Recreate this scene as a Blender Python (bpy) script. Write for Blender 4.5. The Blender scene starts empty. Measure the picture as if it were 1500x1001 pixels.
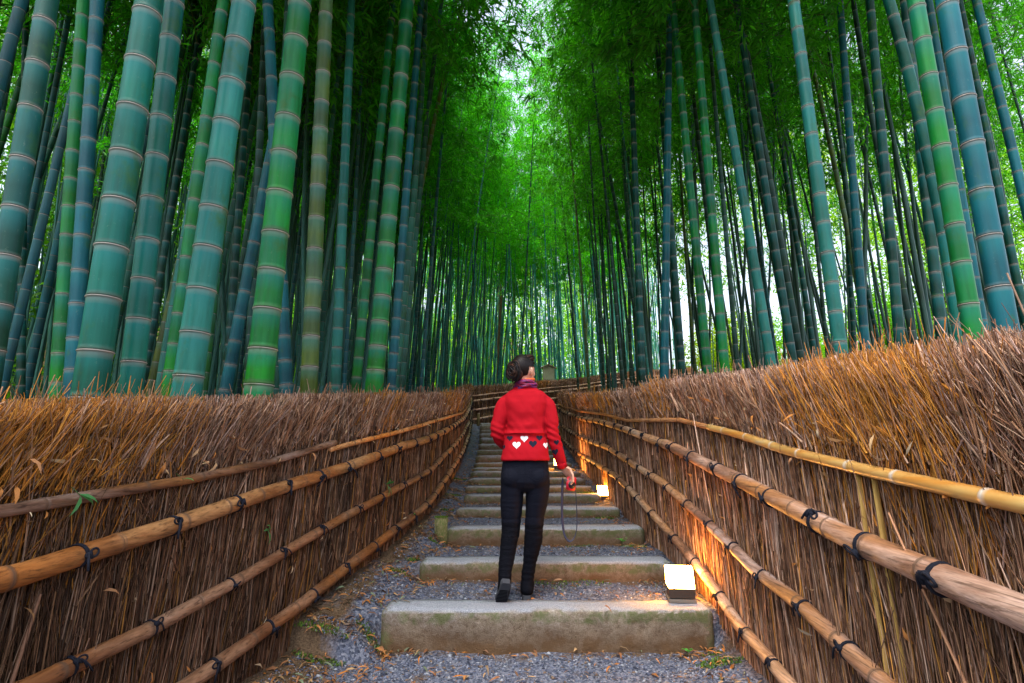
import bpy, bmesh, math, random
import numpy as np
from mathutils import Vector, Matrix, Quaternion
from mathutils.bvhtree import BVHTree

rng = np.random.default_rng(7)
random.seed(7)
SC = bpy.context.scene
COL = SC.collection

# ------------------------------------------------------------------ camera
F_PX, Y_HOR, CAM_Z = 820.0, 665.0, 1.19          # focal length and horizon row for a 1500 x 1001 frame
PITCH = math.atan((Y_HOR - 500.5) / F_PX)
cd = bpy.data.cameras.new('camera')
cd.sensor_width = 36.0
cd.lens = 36.0 * F_PX / 1500.0
cd.clip_start = 0.02
cd.clip_end = 2000.0
cam = bpy.data.objects.new('scene_camera', cd)
cam.location = (0, 0, CAM_Z)
cam.rotation_euler = (math.pi / 2 + PITCH, 0, 0)
COL.objects.link(cam)
SC.camera = cam

# ------------------------------------------------------------------ sky, sun, exposure
SUN_EL, SUN_AZ = math.radians(68), math.radians(205)     # soft light from behind the camera, a little left
w = bpy.data.worlds.new('World')
SC.world = w
w.use_nodes = True
nt = w.node_tree
bg = nt.nodes['Background']
sky = nt.nodes.new('ShaderNodeTexSky')
sky.sky_type = 'NISHITA'
sky.sun_disc = False
sky.sun_elevation = SUN_EL
sky.sun_rotation = SUN_AZ
sky.air_density = 1.0
sky.dust_density = 4.0
sky.ozone_density = 1.0
hs = nt.nodes.new('ShaderNodeHueSaturation')      # thin even cloud: the same sky, less blue
hs.inputs['Saturation'].default_value = 0.55
nt.links.new(sky.outputs[0], hs.inputs['Color'])
nt.links.new(hs.outputs[0], bg.inputs[0])
bg.inputs[1].default_value = 0.15
sd = bpy.data.lights.new('sun', 'SUN')
sd.energy = 1.0
sd.angle = math.radians(35)
sd.color = (1.0, 0.95, 0.86)
sun = bpy.data.objects.new('sun', sd)
sdir = Vector((math.sin(SUN_AZ) * math.cos(SUN_EL), math.cos(SUN_AZ) * math.cos(SUN_EL), math.sin(SUN_EL)))
sun.rotation_euler = sdir.to_track_quat('Z', 'Y').to_euler()
sun.location = sdir * 60
COL.objects.link(sun)
SC.view_settings.view_transform = 'Standard'
SC.view_settings.look = 'None'
SC.view_settings.gamma = 1.0
SC.view_settings.exposure = 1.8
SC.render.engine = 'CYCLES'
SC.cycles.use_denoising = True
SC.cycles.max_bounces = 8
SC.cycles.diffuse_bounces = 4
SC.cycles.transmission_bounces = 5
SC.cycles.sample_clamp_indirect = 6.0

# ------------------------------------------------------------------ pixel -> world helpers
def ray(px, py):
    u = (px - 750) / F_PX
    v = (500.5 - py) / F_PX
    return np.array([u, math.cos(PITCH) - v * math.sin(PITCH), math.sin(PITCH) + v * math.cos(PITCH)])

def at_y(px, py, Y):
    r = ray(px, py)
    return r * (Y / r[1]) + np.array([0, 0, CAM_Z])

def at_z(px, py, z):
    r = ray(px, py)
    return r * ((z - CAM_Z) / r[2]) + np.array([0, 0, CAM_Z])

def project(P):
    d = np.asarray(P, float) - np.array([0, 0, CAM_Z])
    dep = d[1] * math.cos(PITCH) + d[2] * math.sin(PITCH)
    return 750 + F_PX * d[0] / dep, 500.5 - F_PX * (-d[1] * math.sin(PITCH) + d[2] * math.cos(PITCH)) / dep

# ------------------------------------------------------------------ object helpers
def props(o, label=None, cat=None, group=None, kind=None):
    if label: o['label'] = label
    if cat: o['category'] = cat
    if group: o['group'] = group
    if kind: o['kind'] = kind
    return o

def empty(name, loc=(0, 0, 0), label=None, cat=None, group=None, kind=None):
    o = bpy.data.objects.new(name, None)
    o.empty_display_size = 0.1
    o.location = loc
    COL.objects.link(o)
    return props(o, label, cat, group, kind)

def link(name, me, mat=None, parent=None, smooth=False):
    """mesh object; the mesh is in the parent's local space"""
    if mat is not None and len(me.materials) == 0:
        me.materials.append(mat)
    if smooth:
        me.polygons.foreach_set('use_smooth', np.ones(len(me.polygons), dtype=bool))
    o = bpy.data.objects.new(name, me)
    COL.objects.link(o)
    if parent is not None:
        o.parent = parent
    return o

def np_mesh(name, V, faces, col=None, smooth=False, attr=None):
    """V (n,3), faces (m,k) array of equal-sized faces"""
    V = np.asarray(V, dtype=np.float32)
    faces = np.asarray(faces, dtype=np.int32)
    me = bpy.data.meshes.new(name)
    m, k = faces.shape
    me.vertices.add(len(V))
    me.vertices.foreach_set('co', V.ravel())
    me.loops.add(m * k)
    me.loops.foreach_set('vertex_index', faces.ravel())
    me.polygons.add(m)
    me.polygons.foreach_set('loop_start', np.arange(0, m * k, k, dtype=np.int32))
    me.polygons.foreach_set('loop_total', np.full(m, k, dtype=np.int32))
    if smooth:
        me.polygons.foreach_set('use_smooth', np.ones(m, dtype=bool))
    me.update(calc_edges=True)
    if col is not None:
        a = me.color_attributes.new('col', 'FLOAT_COLOR', 'POINT')
        c = np.ones((len(V), 4), dtype=np.float32)
        c[:, :3] = col
        a.data.foreach_set('color', c.ravel())
    if attr is not None:
        for nm, vals in attr.items():
            a = me.attributes.new(nm, 'FLOAT', 'POINT')
            a.data.foreach_set('value', np.asarray(vals, dtype=np.float32))
    return me

def bm_mesh(name, bm, smooth=False):
    me = bpy.data.meshes.new(name)
    bm.to_mesh(me)
    bm.free()
    if smooth:
        me.polygons.foreach_set('use_smooth', np.ones(len(me.polygons), dtype=bool))
    return me

def sweep(P, R, sides=8, cap=True, ref=(0, 0, 1), ry=None):
    """verts and faces (quads as lists + caps) of a tube through points P with radii R"""
    P = np.asarray(P, float)
    n = len(P)
    R = np.broadcast_to(np.asarray(R, float), (n,))
    RY = R if ry is None else np.broadcast_to(np.asarray(ry, float), (n,))
    T = np.gradient(P, axis=0)
    T /= np.linalg.norm(T, axis=1)[:, None] + 1e-12
    ref = np.asarray(ref, float)
    if abs(np.dot(T[0], ref)) > 0.95 * np.linalg.norm(ref):
        ref = np.array([1.0, 0, 0]) if abs(T[0][0]) < 0.9 else np.array([0, 1.0, 0])
    V, Fc = [], []
    A = np.cross(ref, T[0]); A /= np.linalg.norm(A)
    for i in range(n):
        A = A - T[i] * np.dot(A, T[i])
        A /= np.linalg.norm(A) + 1e-12
        B = np.cross(T[i], A)
        for k in range(sides):
            a = 2 * math.pi * k / sides
            V.append(P[i] + A * (R[i] * math.cos(a)) + B * (RY[i] * math.sin(a)))
    for i in range(n - 1):
        for k in range(sides):
            k2 = (k + 1) % sides
            Fc.append((i * sides + k, i * sides + k2, (i + 1) * sides + k2, (i + 1) * sides + k))
    if cap:
        Fc.append(tuple(range(sides))[::-1])
        Fc.append(tuple((n - 1) * sides + k for k in range(sides)))
    return V, Fc

class MB:
    """collects shapes that make ONE part"""
    def __init__(s):
        s.V, s.F = [], []
    def add(s, V, F):
        o = len(s.V)
        s.V += [tuple(v) for v in V]
        s.F += [tuple(i + o for i in f) for f in F]
        return s
    def tube(s, P, R, sides=8, cap=True, ref=(0, 0, 1), ry=None):
        return s.add(*sweep(P, R, sides, cap, ref, ry))
    def box(s, c, d, rot=None):
        V = []
        for z in (-1, 1):
            for y in (-1, 1):
                for x in (-1, 1):
                    v = Vector((x * d[0] / 2, y * d[1] / 2, z * d[2] / 2))
                    if rot is not None: v = rot @ v
                    V.append(v + Vector(c))
        return s.add(V, [(0, 2, 3, 1), (4, 5, 7, 6), (0, 1, 5, 4), (2, 6, 7, 3), (0, 4, 6, 2), (1, 3, 7, 5)])
    def ell(s, c, r, nu=16, nv=10, rot=None):
        V = []
        for j in range(nv + 1):
            t = math.pi * j / nv
            for i in range(nu):
                a = 2 * math.pi * i / nu
                v = Vector((r[0] * math.sin(t) * math.cos(a), r[1] * math.sin(t) * math.sin(a), r[2] * math.cos(t)))
                if rot is not None: v = rot @ v
                V.append(v + Vector(c))
        Fc = []
        for j in range(nv):
            for i in range(nu):
                i2 = (i + 1) % nu
                Fc.append((j * nu + i, (j + 1) * nu + i, (j + 1) * nu + i2, j * nu + i2))
        return s.add(V, Fc)
    def mesh(s, name, smooth=False):
        me = bpy.data.meshes.new(name)
        me.from_pydata(s.V, [], s.F)
        me.validate()
        if smooth:
            me.polygons.foreach_set('use_smooth', np.ones(len(me.polygons), dtype=bool))
        return me
    def build(s, name, mat, parent=None, smooth=False, bevel=0.0):
        me = s.mesh(name, smooth)
        if bevel:
            bm = bmesh.new(); bm.from_mesh(me)
            bmesh.ops.remove_doubles(bm, verts=bm.verts, dist=1e-5)
            bmesh.ops.bevel(bm, geom=list(bm.edges), offset=bevel, segments=2, affect='EDGES', profile=0.6)
            bm.to_mesh(me); bm.free()
        return link(name, me, mat, parent)

def remesh(mb, name, voxel, smooth_it=6, fac=0.5):
    """union of overlapping closed shapes as one continuous skin"""
    me = mb.mesh(name)
    o = bpy.data.objects.new(name + '_tmp', me)
    COL.objects.link(o)
    m = o.modifiers.new('r', 'REMESH'); m.mode = 'VOXEL'; m.voxel_size = voxel
    if smooth_it:
        s = o.modifiers.new('s', 'SMOOTH'); s.iterations = smooth_it; s.factor = fac
    dg = bpy.context.evaluated_depsgraph_get()
    new = bpy.data.meshes.new_from_object(o.evaluated_get(dg))
    new.name = name
    bpy.data.objects.remove(o)
    bpy.data.meshes.remove(me)
    new.polygons.foreach_set('use_smooth', np.ones(len(new.polygons), dtype=bool))
    return new

# ------------------------------------------------------------------ materials
def mat(name, rough=0.7, base=(0.5, 0.5, 0.5), spec=0.3):
    m = bpy.data.materials.new(name)
    m.use_nodes = True
    b = m.node_tree.nodes['Principled BSDF']
    b.inputs['Base Color'].default_value = (*base, 1)
    b.inputs['Roughness'].default_value = rough
    b.inputs['Specular IOR Level'].default_value = spec
    return m, m.node_tree, b

def N(t, typ, **kw):
    n = t.nodes.new(typ)
    for k, v in kw.items():
        if k.startswith('i_'):
            n.inputs[k[2:].replace('_', ' ')].default_value = v
        else:
            setattr(n, k, v)
    return n

def noise(t, scale, detail=4, rough=0.6, vec=None, dist=0.0):
    n = N(t, 'ShaderNodeTexNoise')
    n.inputs['Scale'].default_value = scale
    n.inputs['Detail'].default_value = detail
    n.inputs['Roughness'].default_value = rough
    n.inputs['Distortion'].default_value = dist
    if vec is not None: t.links.new(vec, n.inputs['Vector'])
    return n

def ramp(t, src, stops):
    r = N(t, 'ShaderNodeValToRGB')
    e = r.color_ramp.elements
    while len(e) < len(stops): e.new(0.5)
    for k, (p, c) in enumerate(stops):
        e[k].position = p
        e[k].color = (*c, 1) if len(c) == 3 else c
    t.links.new(src, r.inputs[0])
    return r

def mix(t, fac, a, b, mode='MIX'):
    m = N(t, 'ShaderNodeMix', data_type='RGBA', blend_type=mode)
    for sock, v in ((m.inputs[0], fac), (m.inputs[6], a), (m.inputs[7], b)):
        if hasattr(v, 'is_linked'): t.links.new(v, sock)
        elif isinstance(v, (int, float)): sock.default_value = v
        else: sock.default_value = (*v, 1)
    return m.outputs[2]

def bump(t, b, height, strength=0.4, dist=0.01):
    n = N(t, 'ShaderNodeBump')
    n.inputs['Strength'].default_value = strength
    n.inputs['Distance'].default_value = dist
    t.links.new(height, n.inputs['Height'])
    t.links.new(n.outputs[0], b.inputs['Normal'])

def coords(t, kind='Object', scale=None):
    c = N(t, 'ShaderNodeTexCoord').outputs[kind]
    if scale is None: return c
    mp = N(t, 'ShaderNodeMapping')
    mp.inputs['Scale'].default_value = scale
    t.links.new(c, mp.inputs['Vector'])
    return mp.outputs[0]

def attr_col(t, name='col'):
    a = N(t, 'ShaderNodeAttribute', attribute_name=name)
    return a

MAT = {}

def make_materials():
    # living bamboo culm: tint from the object, waxy bloom, blotches, pale and dark bands at the nodes
    m, t, b = mat('bamboo_culm', 0.42, spec=0.2)
    oi = N(t, 'ShaderNodeObjectInfo')
    n1 = noise(t, 5.0, 5, 0.62, coords(t, 'Object', (1, 1, 0.22)))
    n2 = noise(t, 30.0, 3, 0.6, coords(t, 'Object', (1, 1, 0.05)))
    n3 = noise(t, 2.0, 3, 0.55, coords(t, 'Object', (1.4, 1.4, 0.5)))
    r1 = ramp(t, n1.outputs[0], [(0.28, (0.30, 0.40, 0.34)), (0.50, (.92, .95, .92)), (0.75, (1.5, 1.3, 1.2))])
    c = mix(t, 1.0, oi.outputs['Color'], r1.outputs[0], 'MULTIPLY')
    r3 = ramp(t, n3.outputs[0], [(0.42, (0, 0, 0)), (0.64, (1, 1, 1))])
    bloom = mix(t, 0.30, c, (0.012, 0.13, 0.17))
    c = mix(t, r3.outputs[0], c, bloom)
    r2 = ramp(t, n2.outputs[0], [(0.3, (0.72, 0.74, 0.7)), (0.6, (1.1, 1.1, 1.1))])
    c = mix(t, 0.8, c, r2.outputs[0], 'MULTIPLY')
    wax = N(t, 'ShaderNodeAttribute', attribute_name='wax')
    seg = N(t, 'ShaderNodeAttribute', attribute_name='seg')
    c = mix(t, 1.0, c, seg.outputs['Color'], 'MULTIPLY')
    wm = N(t, 'ShaderNodeMath', operation='MULTIPLY'); t.links.new(wax.outputs['Fac'], wm.inputs[0]); t.links.new(n1.outputs[0], wm.inputs[1])
    rwx = ramp(t, wm.outputs[0], [(0.22, (0, 0, 0)), (0.62, (.45, .45, .45))])
    c = mix(t, rwx.outputs[0], c, (0.012, 0.18, 0.20))
    pale = N(t, 'ShaderNodeAttribute', attribute_name='pale')
    dark = N(t, 'ShaderNodeAttribute', attribute_name='dark')
    c = mix(t, pale.outputs['Fac'], c, (0.42, 0.36, 0.33))
    c = mix(t, dark.outputs['Fac'], c, (0.035, 0.028, 0.02))
    n4 = noise(t, 55, 4, 0.75, coords(t, 'Object', (1, 1, 0.7)))
    r4 = ramp(t, n4.outputs[0], [(0.62, (0, 0, 0)), (0.72, (.22, .22, .22))])
    c = mix(t, r4.outputs[0], c, (0.20, 0.24, 0.17))
    n6 = noise(t, 3.2, 4, 0.7, coords(t, 'Object', (1.6, 1.6, 1.1)))
    r6 = ramp(t, n6.outputs[0], [(0.56, (0, 0, 0)), (0.72, (.75, .75, .75))])
    c = mix(t, r6.outputs[0], c, (0.03, 0.10, 0.012))
    t.links.new(c, b.inputs['Base Color'])
    rr = ramp(t, n1.outputs[0], [(0.3, (0.5, 0.5, 0.5)), (0.7, (0.32, 0.32, 0.32))])
    t.links.new(rr.outputs[0], b.inputs['Roughness'])
    bump(t, b, n2.outputs[0], 0.12, 0.004)
    MAT['culm'] = m

    # bamboo leaves: thin, let light through
    def leaf(name, dark_c, light_c, trans, hue_scale=0.5):
        m = bpy.data.materials.new(name)
        m.use_nodes = True
        t = m.node_tree
        b = t.nodes['Principled BSDF']
        out = t.nodes['Material Output']
        oi = N(t, 'ShaderNodeObjectInfo')
        geo = N(t, 'ShaderNodeNewGeometry')
        r = ramp(t, geo.outputs['Random Per Island'], [(0.0, dark_c), (0.75, light_c), (1.0, tuple(min(1, k * 1.5) for k in light_c))])
        c = mix(t, 1.0, r.outputs[0], oi.outputs['Color'], 'MULTIPLY')
        t.links.new(c, b.inputs['Base Color'])
        b.inputs['Roughness'].default_value = 0.5
        b.inputs['Specular IOR Level'].default_value = 0.35
        tr = N(t, 'ShaderNodeBsdfTranslucent')
        c2 = mix(t, 1.0, c, trans, 'MULTIPLY')
        t.links.new(c2, tr.inputs[0])
        ms = N(t, 'ShaderNodeMixShader')
        ms.inputs[0].default_value = 0.5
        t.links.new(b.outputs[0], ms.inputs[1])
        t.links.new(tr.outputs[0], ms.inputs[2])
        t.links.new(ms.outputs[0], out.inputs[0])
        return m
    MAT['leaf'] = leaf('bamboo_leaf', (0.016, 0.16, 0.012), (0.062, 0.34, 0.018), (1.9, 1.8, 0.5))
    MAT['shrub_leaf'] = leaf('shrub_leaf', (0.07, 0.19, 0.02), (0.22, 0.40, 0.04), (1.6, 1.5, 0.6))
    MAT['sprig'] = leaf('green_sprig_leaf', (0.04, 0.2, 0.06), (0.09, 0.3, 0.1), (1.3, 1.3, 0.8))
    m, t, b = mat('bamboo_twig', 0.6, (0.06, 0.10, 0.03))
    MAT['twig'] = m

    # brushwood sticks: colour per stick
    m, t, b = mat('brushwood', 0.75, spec=0.25)
    a = attr_col(t)
    n1 = noise(t, 60, 3, 0.6)
    r = ramp(t, n1.outputs[0], [(0.3, (0.6, 0.55, 0.52)), (0.7, (1.2, 1.15, 1.1))])
    c = mix(t, 0.9, a.outputs['Color'], r.outputs[0], 'MULTIPLY')
    t.links.new(c, b.inputs['Base Color'])
    MAT['brush'] = m
    m, t, b = mat('brushwood_core', 0.95, spec=0.1)
    n1 = noise(t, 40, 4, 0.7, coords(t, 'Object', (1, 1, 0.06)))
    r = ramp(t, n1.outputs[0], [(0.35, (0.03, 0.016, 0.010)), (0.65, (0.11, 0.06, 0.035))])
    t.links.new(r.outputs[0], b.inputs['Base Color'])
    bump(t, b, n1.outputs[0], 0.8, 0.02)
    MAT['core'] = m

    # dried bamboo rails, tint from the object
    m, t, b = mat('dried_bamboo_rail', 0.55, spec=0.25)
    oi = N(t, 'ShaderNodeObjectInfo')
    a = attr_col(t)
    n1 = noise(t, 7, 6, 0.65, dist=0.4)
    n2 = noise(t, 3.0, 4, 0.6)
    n3 = noise(t, 90, 3, 0.6)
    r1 = ramp(t, n1.outputs[0], [(0.30, (0.09, 0.05, 0.035)), (0.44, (0.28, 0.15, 0.085)), (0.56, (0.46, 0.31, 0.21)), (0.72, (0.55, 0.43, 0.36))])
    r2 = ramp(t, n2.outputs[0], [(0.45, (0, 0, 0)), (0.62, (1, 1, 1))])
    c = mix(t, r2.outputs[0], r1.outputs[0], (0.50, 0.22, 0.055))
    c = mix(t, 0.75, r1.outputs[0], c)
    c = mix(t, 1.0, c, oi.outputs['Color'], 'MULTIPLY')
    n7 = noise(t, 6, 5, 0.7, coords(t, 'Object', (16, .45, 16)), 0.3)
    r7 = ramp(t, n7.outputs[0], [(0.34, (0.22, 0.18, 0.17)), (0.47, (1, 1, 1)), (0.75, (1.25, 1.22, 1.25))])
    c = mix(t, 0.85, c, r7.outputs[0], 'MULTIPLY')
    r3 = ramp(t, n3.outputs[0], [(0.35, (0.75, 0.72, 0.7)), (0.6, (1.1, 1.1, 1.1))])
    c = mix(t, 0.8, c, r3.outputs[0], 'MULTIPLY')
    c = mix(t, a.outputs['Fac'], (0.10, 0.06, 0.04), c)
    t.links.new(c, b.inputs['Base Color'])
    bump(t, b, n3.outputs[0], 0.25, 0.003)
    MAT['rail'] = m
    # smooth yellow top rail with pale nodes
    m, t, b = mat('yellow_bamboo_rail', 0.35, spec=0.45)
    a = attr_col(t)
    n1 = noise(t, 9, 5, 0.6)
    r1 = ramp(t, n1.outputs[0], [(0.35, (0.52, 0.22, 0.04)), (0.6, (0.58, 0.36, 0.12)), (0.75, (0.58, 0.46, 0.30))])
    c = mix(t, a.outputs['Fac'], (0.62, 0.56, 0.50), r1.outputs[0])
    t.links.new(c, b.inputs['Base Color'])
    MAT['yellow_rail'] = m

    m, t, b = mat('dark_rope', 0.85, (0.010, 0.012, 0.022), 0.2)
    n1 = noise(t, 300, 2); bump(t, b, n1.outputs[0], 0.6, 0.002)
    MAT['rope'] = m
    m, t, b = mat('tan_cord', 0.85, (0.25, 0.17, 0.08), 0.2)
    MAT['cord'] = m

    # weathered step stone
    m, t, b = mat('step_stone', 0.85, spec=0.25)
    geo = N(t, 'ShaderNodeNewGeometry')
    n1 = noise(t, 5, 6, 0.7, geo.outputs['Position'])
    n2 = noise(t, 140, 4, 0.75, geo.outputs['Position'])
    n3 = noise(t, 9, 5, 0.75, geo.outputs['Position'], 0.5)
    n5 = noise(t, 28, 5, 0.7, geo.outputs['Position'])
    r1 = ramp(t, n1.outputs[0], [(0.3, (0.20, 0.15, 0.105)), (0.5, (0.32, 0.28, 0.235)), (0.7, (0.42, 0.41, 0.40))])
    r2 = ramp(t, n2.outputs[0], [(0.32, (0.45, 0.43, 0.42)), (0.5, (1, 1, 1)), (0.68, (1.35, 1.35, 1.35))])
    c = mix(t, 0.9, r1.outputs[0], r2.outputs[0], 'MULTIPLY')
    r5 = ramp(t, n5.outputs[0], [(0.36, (0.42, 0.38, 0.34)), (0.50, (.92, .92, .9)), (.66, (1.25, 1.25, 1.25))])
    c = mix(t, 0.8, c, r5.outputs[0], 'MULTIPLY')
    # earth splashed along the foot of each riser, moss patches
    at = N(t, 'ShaderNodeAttribute', attribute_name='foot')
    mul = N(t, 'ShaderNodeMath', operation='MULTIPLY'); t.links.new(at.outputs['Fac'], mul.inputs[0]); t.links.new(n1.outputs[0], mul.inputs[1])
    rf = ramp(t, mul.outputs[0], [(0.10, (0, 0, 0)), (0.50, (1, 1, 1))])
    aw = N(t, 'ShaderNodeAttribute', attribute_name='sky_sheen')
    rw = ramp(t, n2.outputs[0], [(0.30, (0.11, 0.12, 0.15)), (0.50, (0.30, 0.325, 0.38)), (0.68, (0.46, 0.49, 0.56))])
    c = mix(t, aw.outputs['Fac'], c, rw.outputs[0])  # pale blue sky reflection on the step tops, painted into the stone colour
    c = mix(t, rf.outputs[0], c, (0.13, 0.075, 0.038))
    at2 = N(t, 'ShaderNodeAttribute', attribute_name='moss')
    mul2 = N(t, 'ShaderNodeMath', operation='MULTIPLY'); t.links.new(at2.outputs['Fac'], mul2.inputs[0]); t.links.new(n3.outputs[0], mul2.inputs[1])
    rm = ramp(t, mul2.outputs[0], [(0.38, (0, 0, 0)), (0.55, (.9, .9, .9))])
    c = mix(t, rm.outputs[0], c, (0.11, 0.125, 0.05))
    t.links.new(c, b.inputs['Base Color'])
    ad = N(t, 'ShaderNodeMath', operation='ADD'); t.links.new(n2.outputs[0], ad.inputs[0]); t.links.new(n5.outputs[0], ad.inputs[1])
    bump(t, b, ad.outputs[0], 0.9, 0.010)
    MAT['stone'] = m

    # gravel path with earth
    m, t, b = mat('gravel_ground', 0.9, spec=0.2)
    geo = N(t, 'ShaderNodeNewGeometry')
    vor = N(t, 'ShaderNodeTexVoronoi'); vor.inputs['Scale'].default_value = 75
    t.links.new(geo.outputs['Position'], vor.inputs['Vector'])
    n1 = noise(t, 3.0, 5, 0.65, geo.outputs['Position'])
    n2 = noise(t, 120, 3, 0.7, geo.outputs['Position'])
    rv = ramp(t, vor.outputs['Color'], [(0.2, (0.045, 0.053, 0.08)), (0.5, (0.095, 0.11, 0.16)), (0.8, (0.18, 0.19, 0.24))])
    rs = ramp(t, n2.outputs[0], [(0.35, (0.06, 0.038, 0.022)), (0.65, (0.14, 0.092, 0.055))])
    at = N(t, 'ShaderNodeAttribute', attribute_name='soil')
    ad = N(t, 'ShaderNodeMath', operation='ADD'); t.links.new(n1.outputs[0], ad.inputs[0]); t.links.new(at.outputs['Fac'], ad.inputs[1])
    rf = ramp(t, ad.outputs[0], [(0.55, (0, 0, 0)), (0.75, (1, 1, 1))])
    c = mix(t, rf.outputs[0], rv.outputs[0], rs.outputs[0])
    t.links.new(c, b.inputs['Base Color'])
    bump(t, b, vor.outputs['Distance'], 0.8, 0.01)
    MAT['gravel'] = m

    m, t, b = mat('pebble_stone', 0.8, spec=0.3)
    a = attr_col(t)
    n2 = noise(t, 200, 3, 0.7)
    r2 = ramp(t, n2.outputs[0], [(0.35, (0.7, 0.7, 0.7)), (0.65, (1.2, 1.2, 1.2))])
    t.links.new(mix(t, 0.8, a.outputs['Color'], r2.outputs[0], 'MULTIPLY'), b.inputs['Base Color'])
    MAT['pebble'] = m
    m, t, b = mat('dry_leaf', 0.6, spec=0.3)
    a = attr_col(t)
    t.links.new(a.outputs['Color'], b.inputs['Base Color'])
    MAT['dry_leaf'] = m
    m, t, b = mat('moss', 0.9, spec=0.1)
    a = attr_col(t)
    t.links.new(a.outputs['Color'], b.inputs['Base Color'])
    MAT['moss'] = m

    m, t, b = mat('forest_soil', 0.95, spec=0.1)
    geo = N(t, 'ShaderNodeNewGeometry')
    n1 = noise(t, 0.8, 6, 0.7, geo.outputs['Position'])
    n2 = noise(t, 25, 5, 0.7, geo.outputs['Position'])
    r1 = ramp(t, n1.outputs[0], [(0.35, (0.09, 0.065, 0.035)), (0.55, (0.15, 0.11, 0.055)), (0.7, (0.09, 0.12, 0.035))])
    r2 = ramp(t, n2.outputs[0], [(0.35, (0.55, 0.5, 0.45)), (0.65, (1.3, 1.25, 1.2))])
    t.links.new(mix(t, 0.9, r1.outputs[0], r2.outputs[0], 'MULTIPLY'), b.inputs['Base Color'])
    bump(t, b, n2.outputs[0], 0.8, 0.05)
    MAT['soil'] = m

    # lamp
    m = bpy.data.materials.new('lamp_diffuser'); m.use_nodes = True
    t = m.node_tree
    b = t.nodes['Principled BSDF']
    b.inputs['Base Color'].default_value = (0.85, 0.8, 0.7, 1)
    b.inputs['Emission Color'].default_value = (1.0, 0.39, 0.06, 1)
    b.inputs['Emission Strength'].default_value = 40.0
    MAT['lamp'] = m
    m, t, b = mat('lamp_metal', 0.5, (0.09, 0.06, 0.045), 0.5)
    n1 = noise(t, 40, 4, 0.7)
    r1 = ramp(t, n1.outputs[0], [(0.35, (0.015, 0.010, 0.008)), (0.65, (0.05, 0.032, 0.022))])
    t.links.new(r1.outputs[0], b.inputs['Base Color'])
    MAT['lamp_metal'] = m
    m, t, b = mat('lamp_plinth', 0.9, (0.35, 0.33, 0.30))
    n1 = noise(t, 60, 4, 0.7)
    r1 = ramp(t, n1.outputs[0], [(0.35, (0.10, 0.085, 0.07)), (0.65, (0.20, 0.18, 0.16))])
    t.links.new(r1.outputs[0], b.inputs['Base Color'])
    MAT['plinth'] = m

    # old wood
    def wood(name, d, l, sc=(14, 14, 1.0)):
        m, t, b = mat(name, 0.8, spec=0.2)
        n1 = noise(t, 6, 6, 0.7, coords(t, 'Object', sc))
        r = ramp(t, n1.outputs[0], [(0.3, d), (0.7, l)])
        t.links.new(r.outputs[0], b.inputs['Base Color'])
        bump(t, b, n1.outputs[0], 0.4, 0.004)
        return m
    MAT['pale_wood'] = wood('pale_weathered_wood', (0.33, 0.33, 0.22), (0.55, 0.53, 0.38))
    MAT['roof_wood'] = wood('roof_board_wood', (0.30, 0.24, 0.18), (0.52, 0.44, 0.34))
    MAT['post_wood'] = wood('post_wood', (0.10, 0.07, 0.035), (0.22, 0.17, 0.07))
    MAT['slat_bamboo'] = wood('split_bamboo', (0.34, 0.20, 0.05), (0.52, 0.34, 0.11), (30, 30, 1))
    m, t, b = mat('mossy_stone', 0.9, spec=0.15)
    n1 = noise(t, 11, 5, 0.7)
    r = ramp(t, n1.outputs[0], [(0.35, (0.08, 0.12, 0.03)), (0.5, (0.17, 0.17, 0.07)), (0.68, (0.28, 0.24, 0.14))])
    t.links.new(r.outputs[0], b.inputs['Base Color'])
    bump(t, b, n1.outputs[0], 0.5, 0.01)
    MAT['mossy'] = m
    m, t, b = mat('trunk_bark', 0.9, spec=0.1)
    n1 = noise(t, 6, 5, 0.7, coords(t, 'Object', (4, 4, 0.6)))
    r = ramp(t, n1.outputs[0], [(0.35, (0.07, 0.045, 0.03)), (0.65, (0.20, 0.13, 0.08))])
    t.links.new(r.outputs[0], b.inputs['Base Color'])
    bump(t, b, n1.outputs[0], 0.6, 0.03)
    MAT['bark'] = m

    # clothes
    m, t, b = mat('red_knit', 0.85, (0.40, 0.004, 0.012), 0.15)
    wv = N(t, 'ShaderNodeTexWave', bands_direction='Z'); wv.inputs['Scale'].default_value = 60
    wv.inputs['Distortion'].default_value = 1.5
    t.links.new(coords(t), wv.inputs['Vector'])
    n1 = noise(t, 9, 3); ad = N(t, 'ShaderNodeMath', operation='MULTIPLY_ADD')
    t.links.new(n1.outputs[0], ad.inputs[0]); ad.inputs[1].default_value = 2.0; t.links.new(wv.outputs['Fac'], ad.inputs[2])
    bump(t, b, ad.outputs[0], 0.22, 0.006)
    MAT['knit'] = m
    m, t, b = mat('white_knit', 0.85, (0.72, 0.70, 0.72), 0.2); MAT['heart_white'] = m
    m, t, b = mat('navy_knit', 0.85, (0.012, 0.012, 0.028), 0.2); MAT['heart_navy'] = m
    m, t, b = mat('black_trousers', 0.85, (0.0035, 0.0045, 0.011), 0.16)
    n1 = noise(t, 11, 3, 0.55, coords(t, 'Object', (1, 1, 2.6)), 1.2); bump(t, b, n1.outputs[0], 0.35, 0.012)
    MAT['trousers'] = m
    m, t, b = mat('black_suede', 0.9, (0.0035, 0.004, 0.007), 0.08)
    n1 = noise(t, 14, 4, 0.6, coords(t, 'Object', (1, 1, 3)), 0.8); bump(t, b, n1.outputs[0], 0.7, 0.012)
    MAT['suede'] = m
    m, t, b = mat('boot_sole', 0.8, (0.045, 0.048, 0.058), 0.15); MAT['sole'] = m
    m, t, b = mat('skin', 0.5, (0.62, 0.33, 0.22), 0.4)
    b.inputs['Subsurface Weight'].default_value = 0.12
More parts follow.
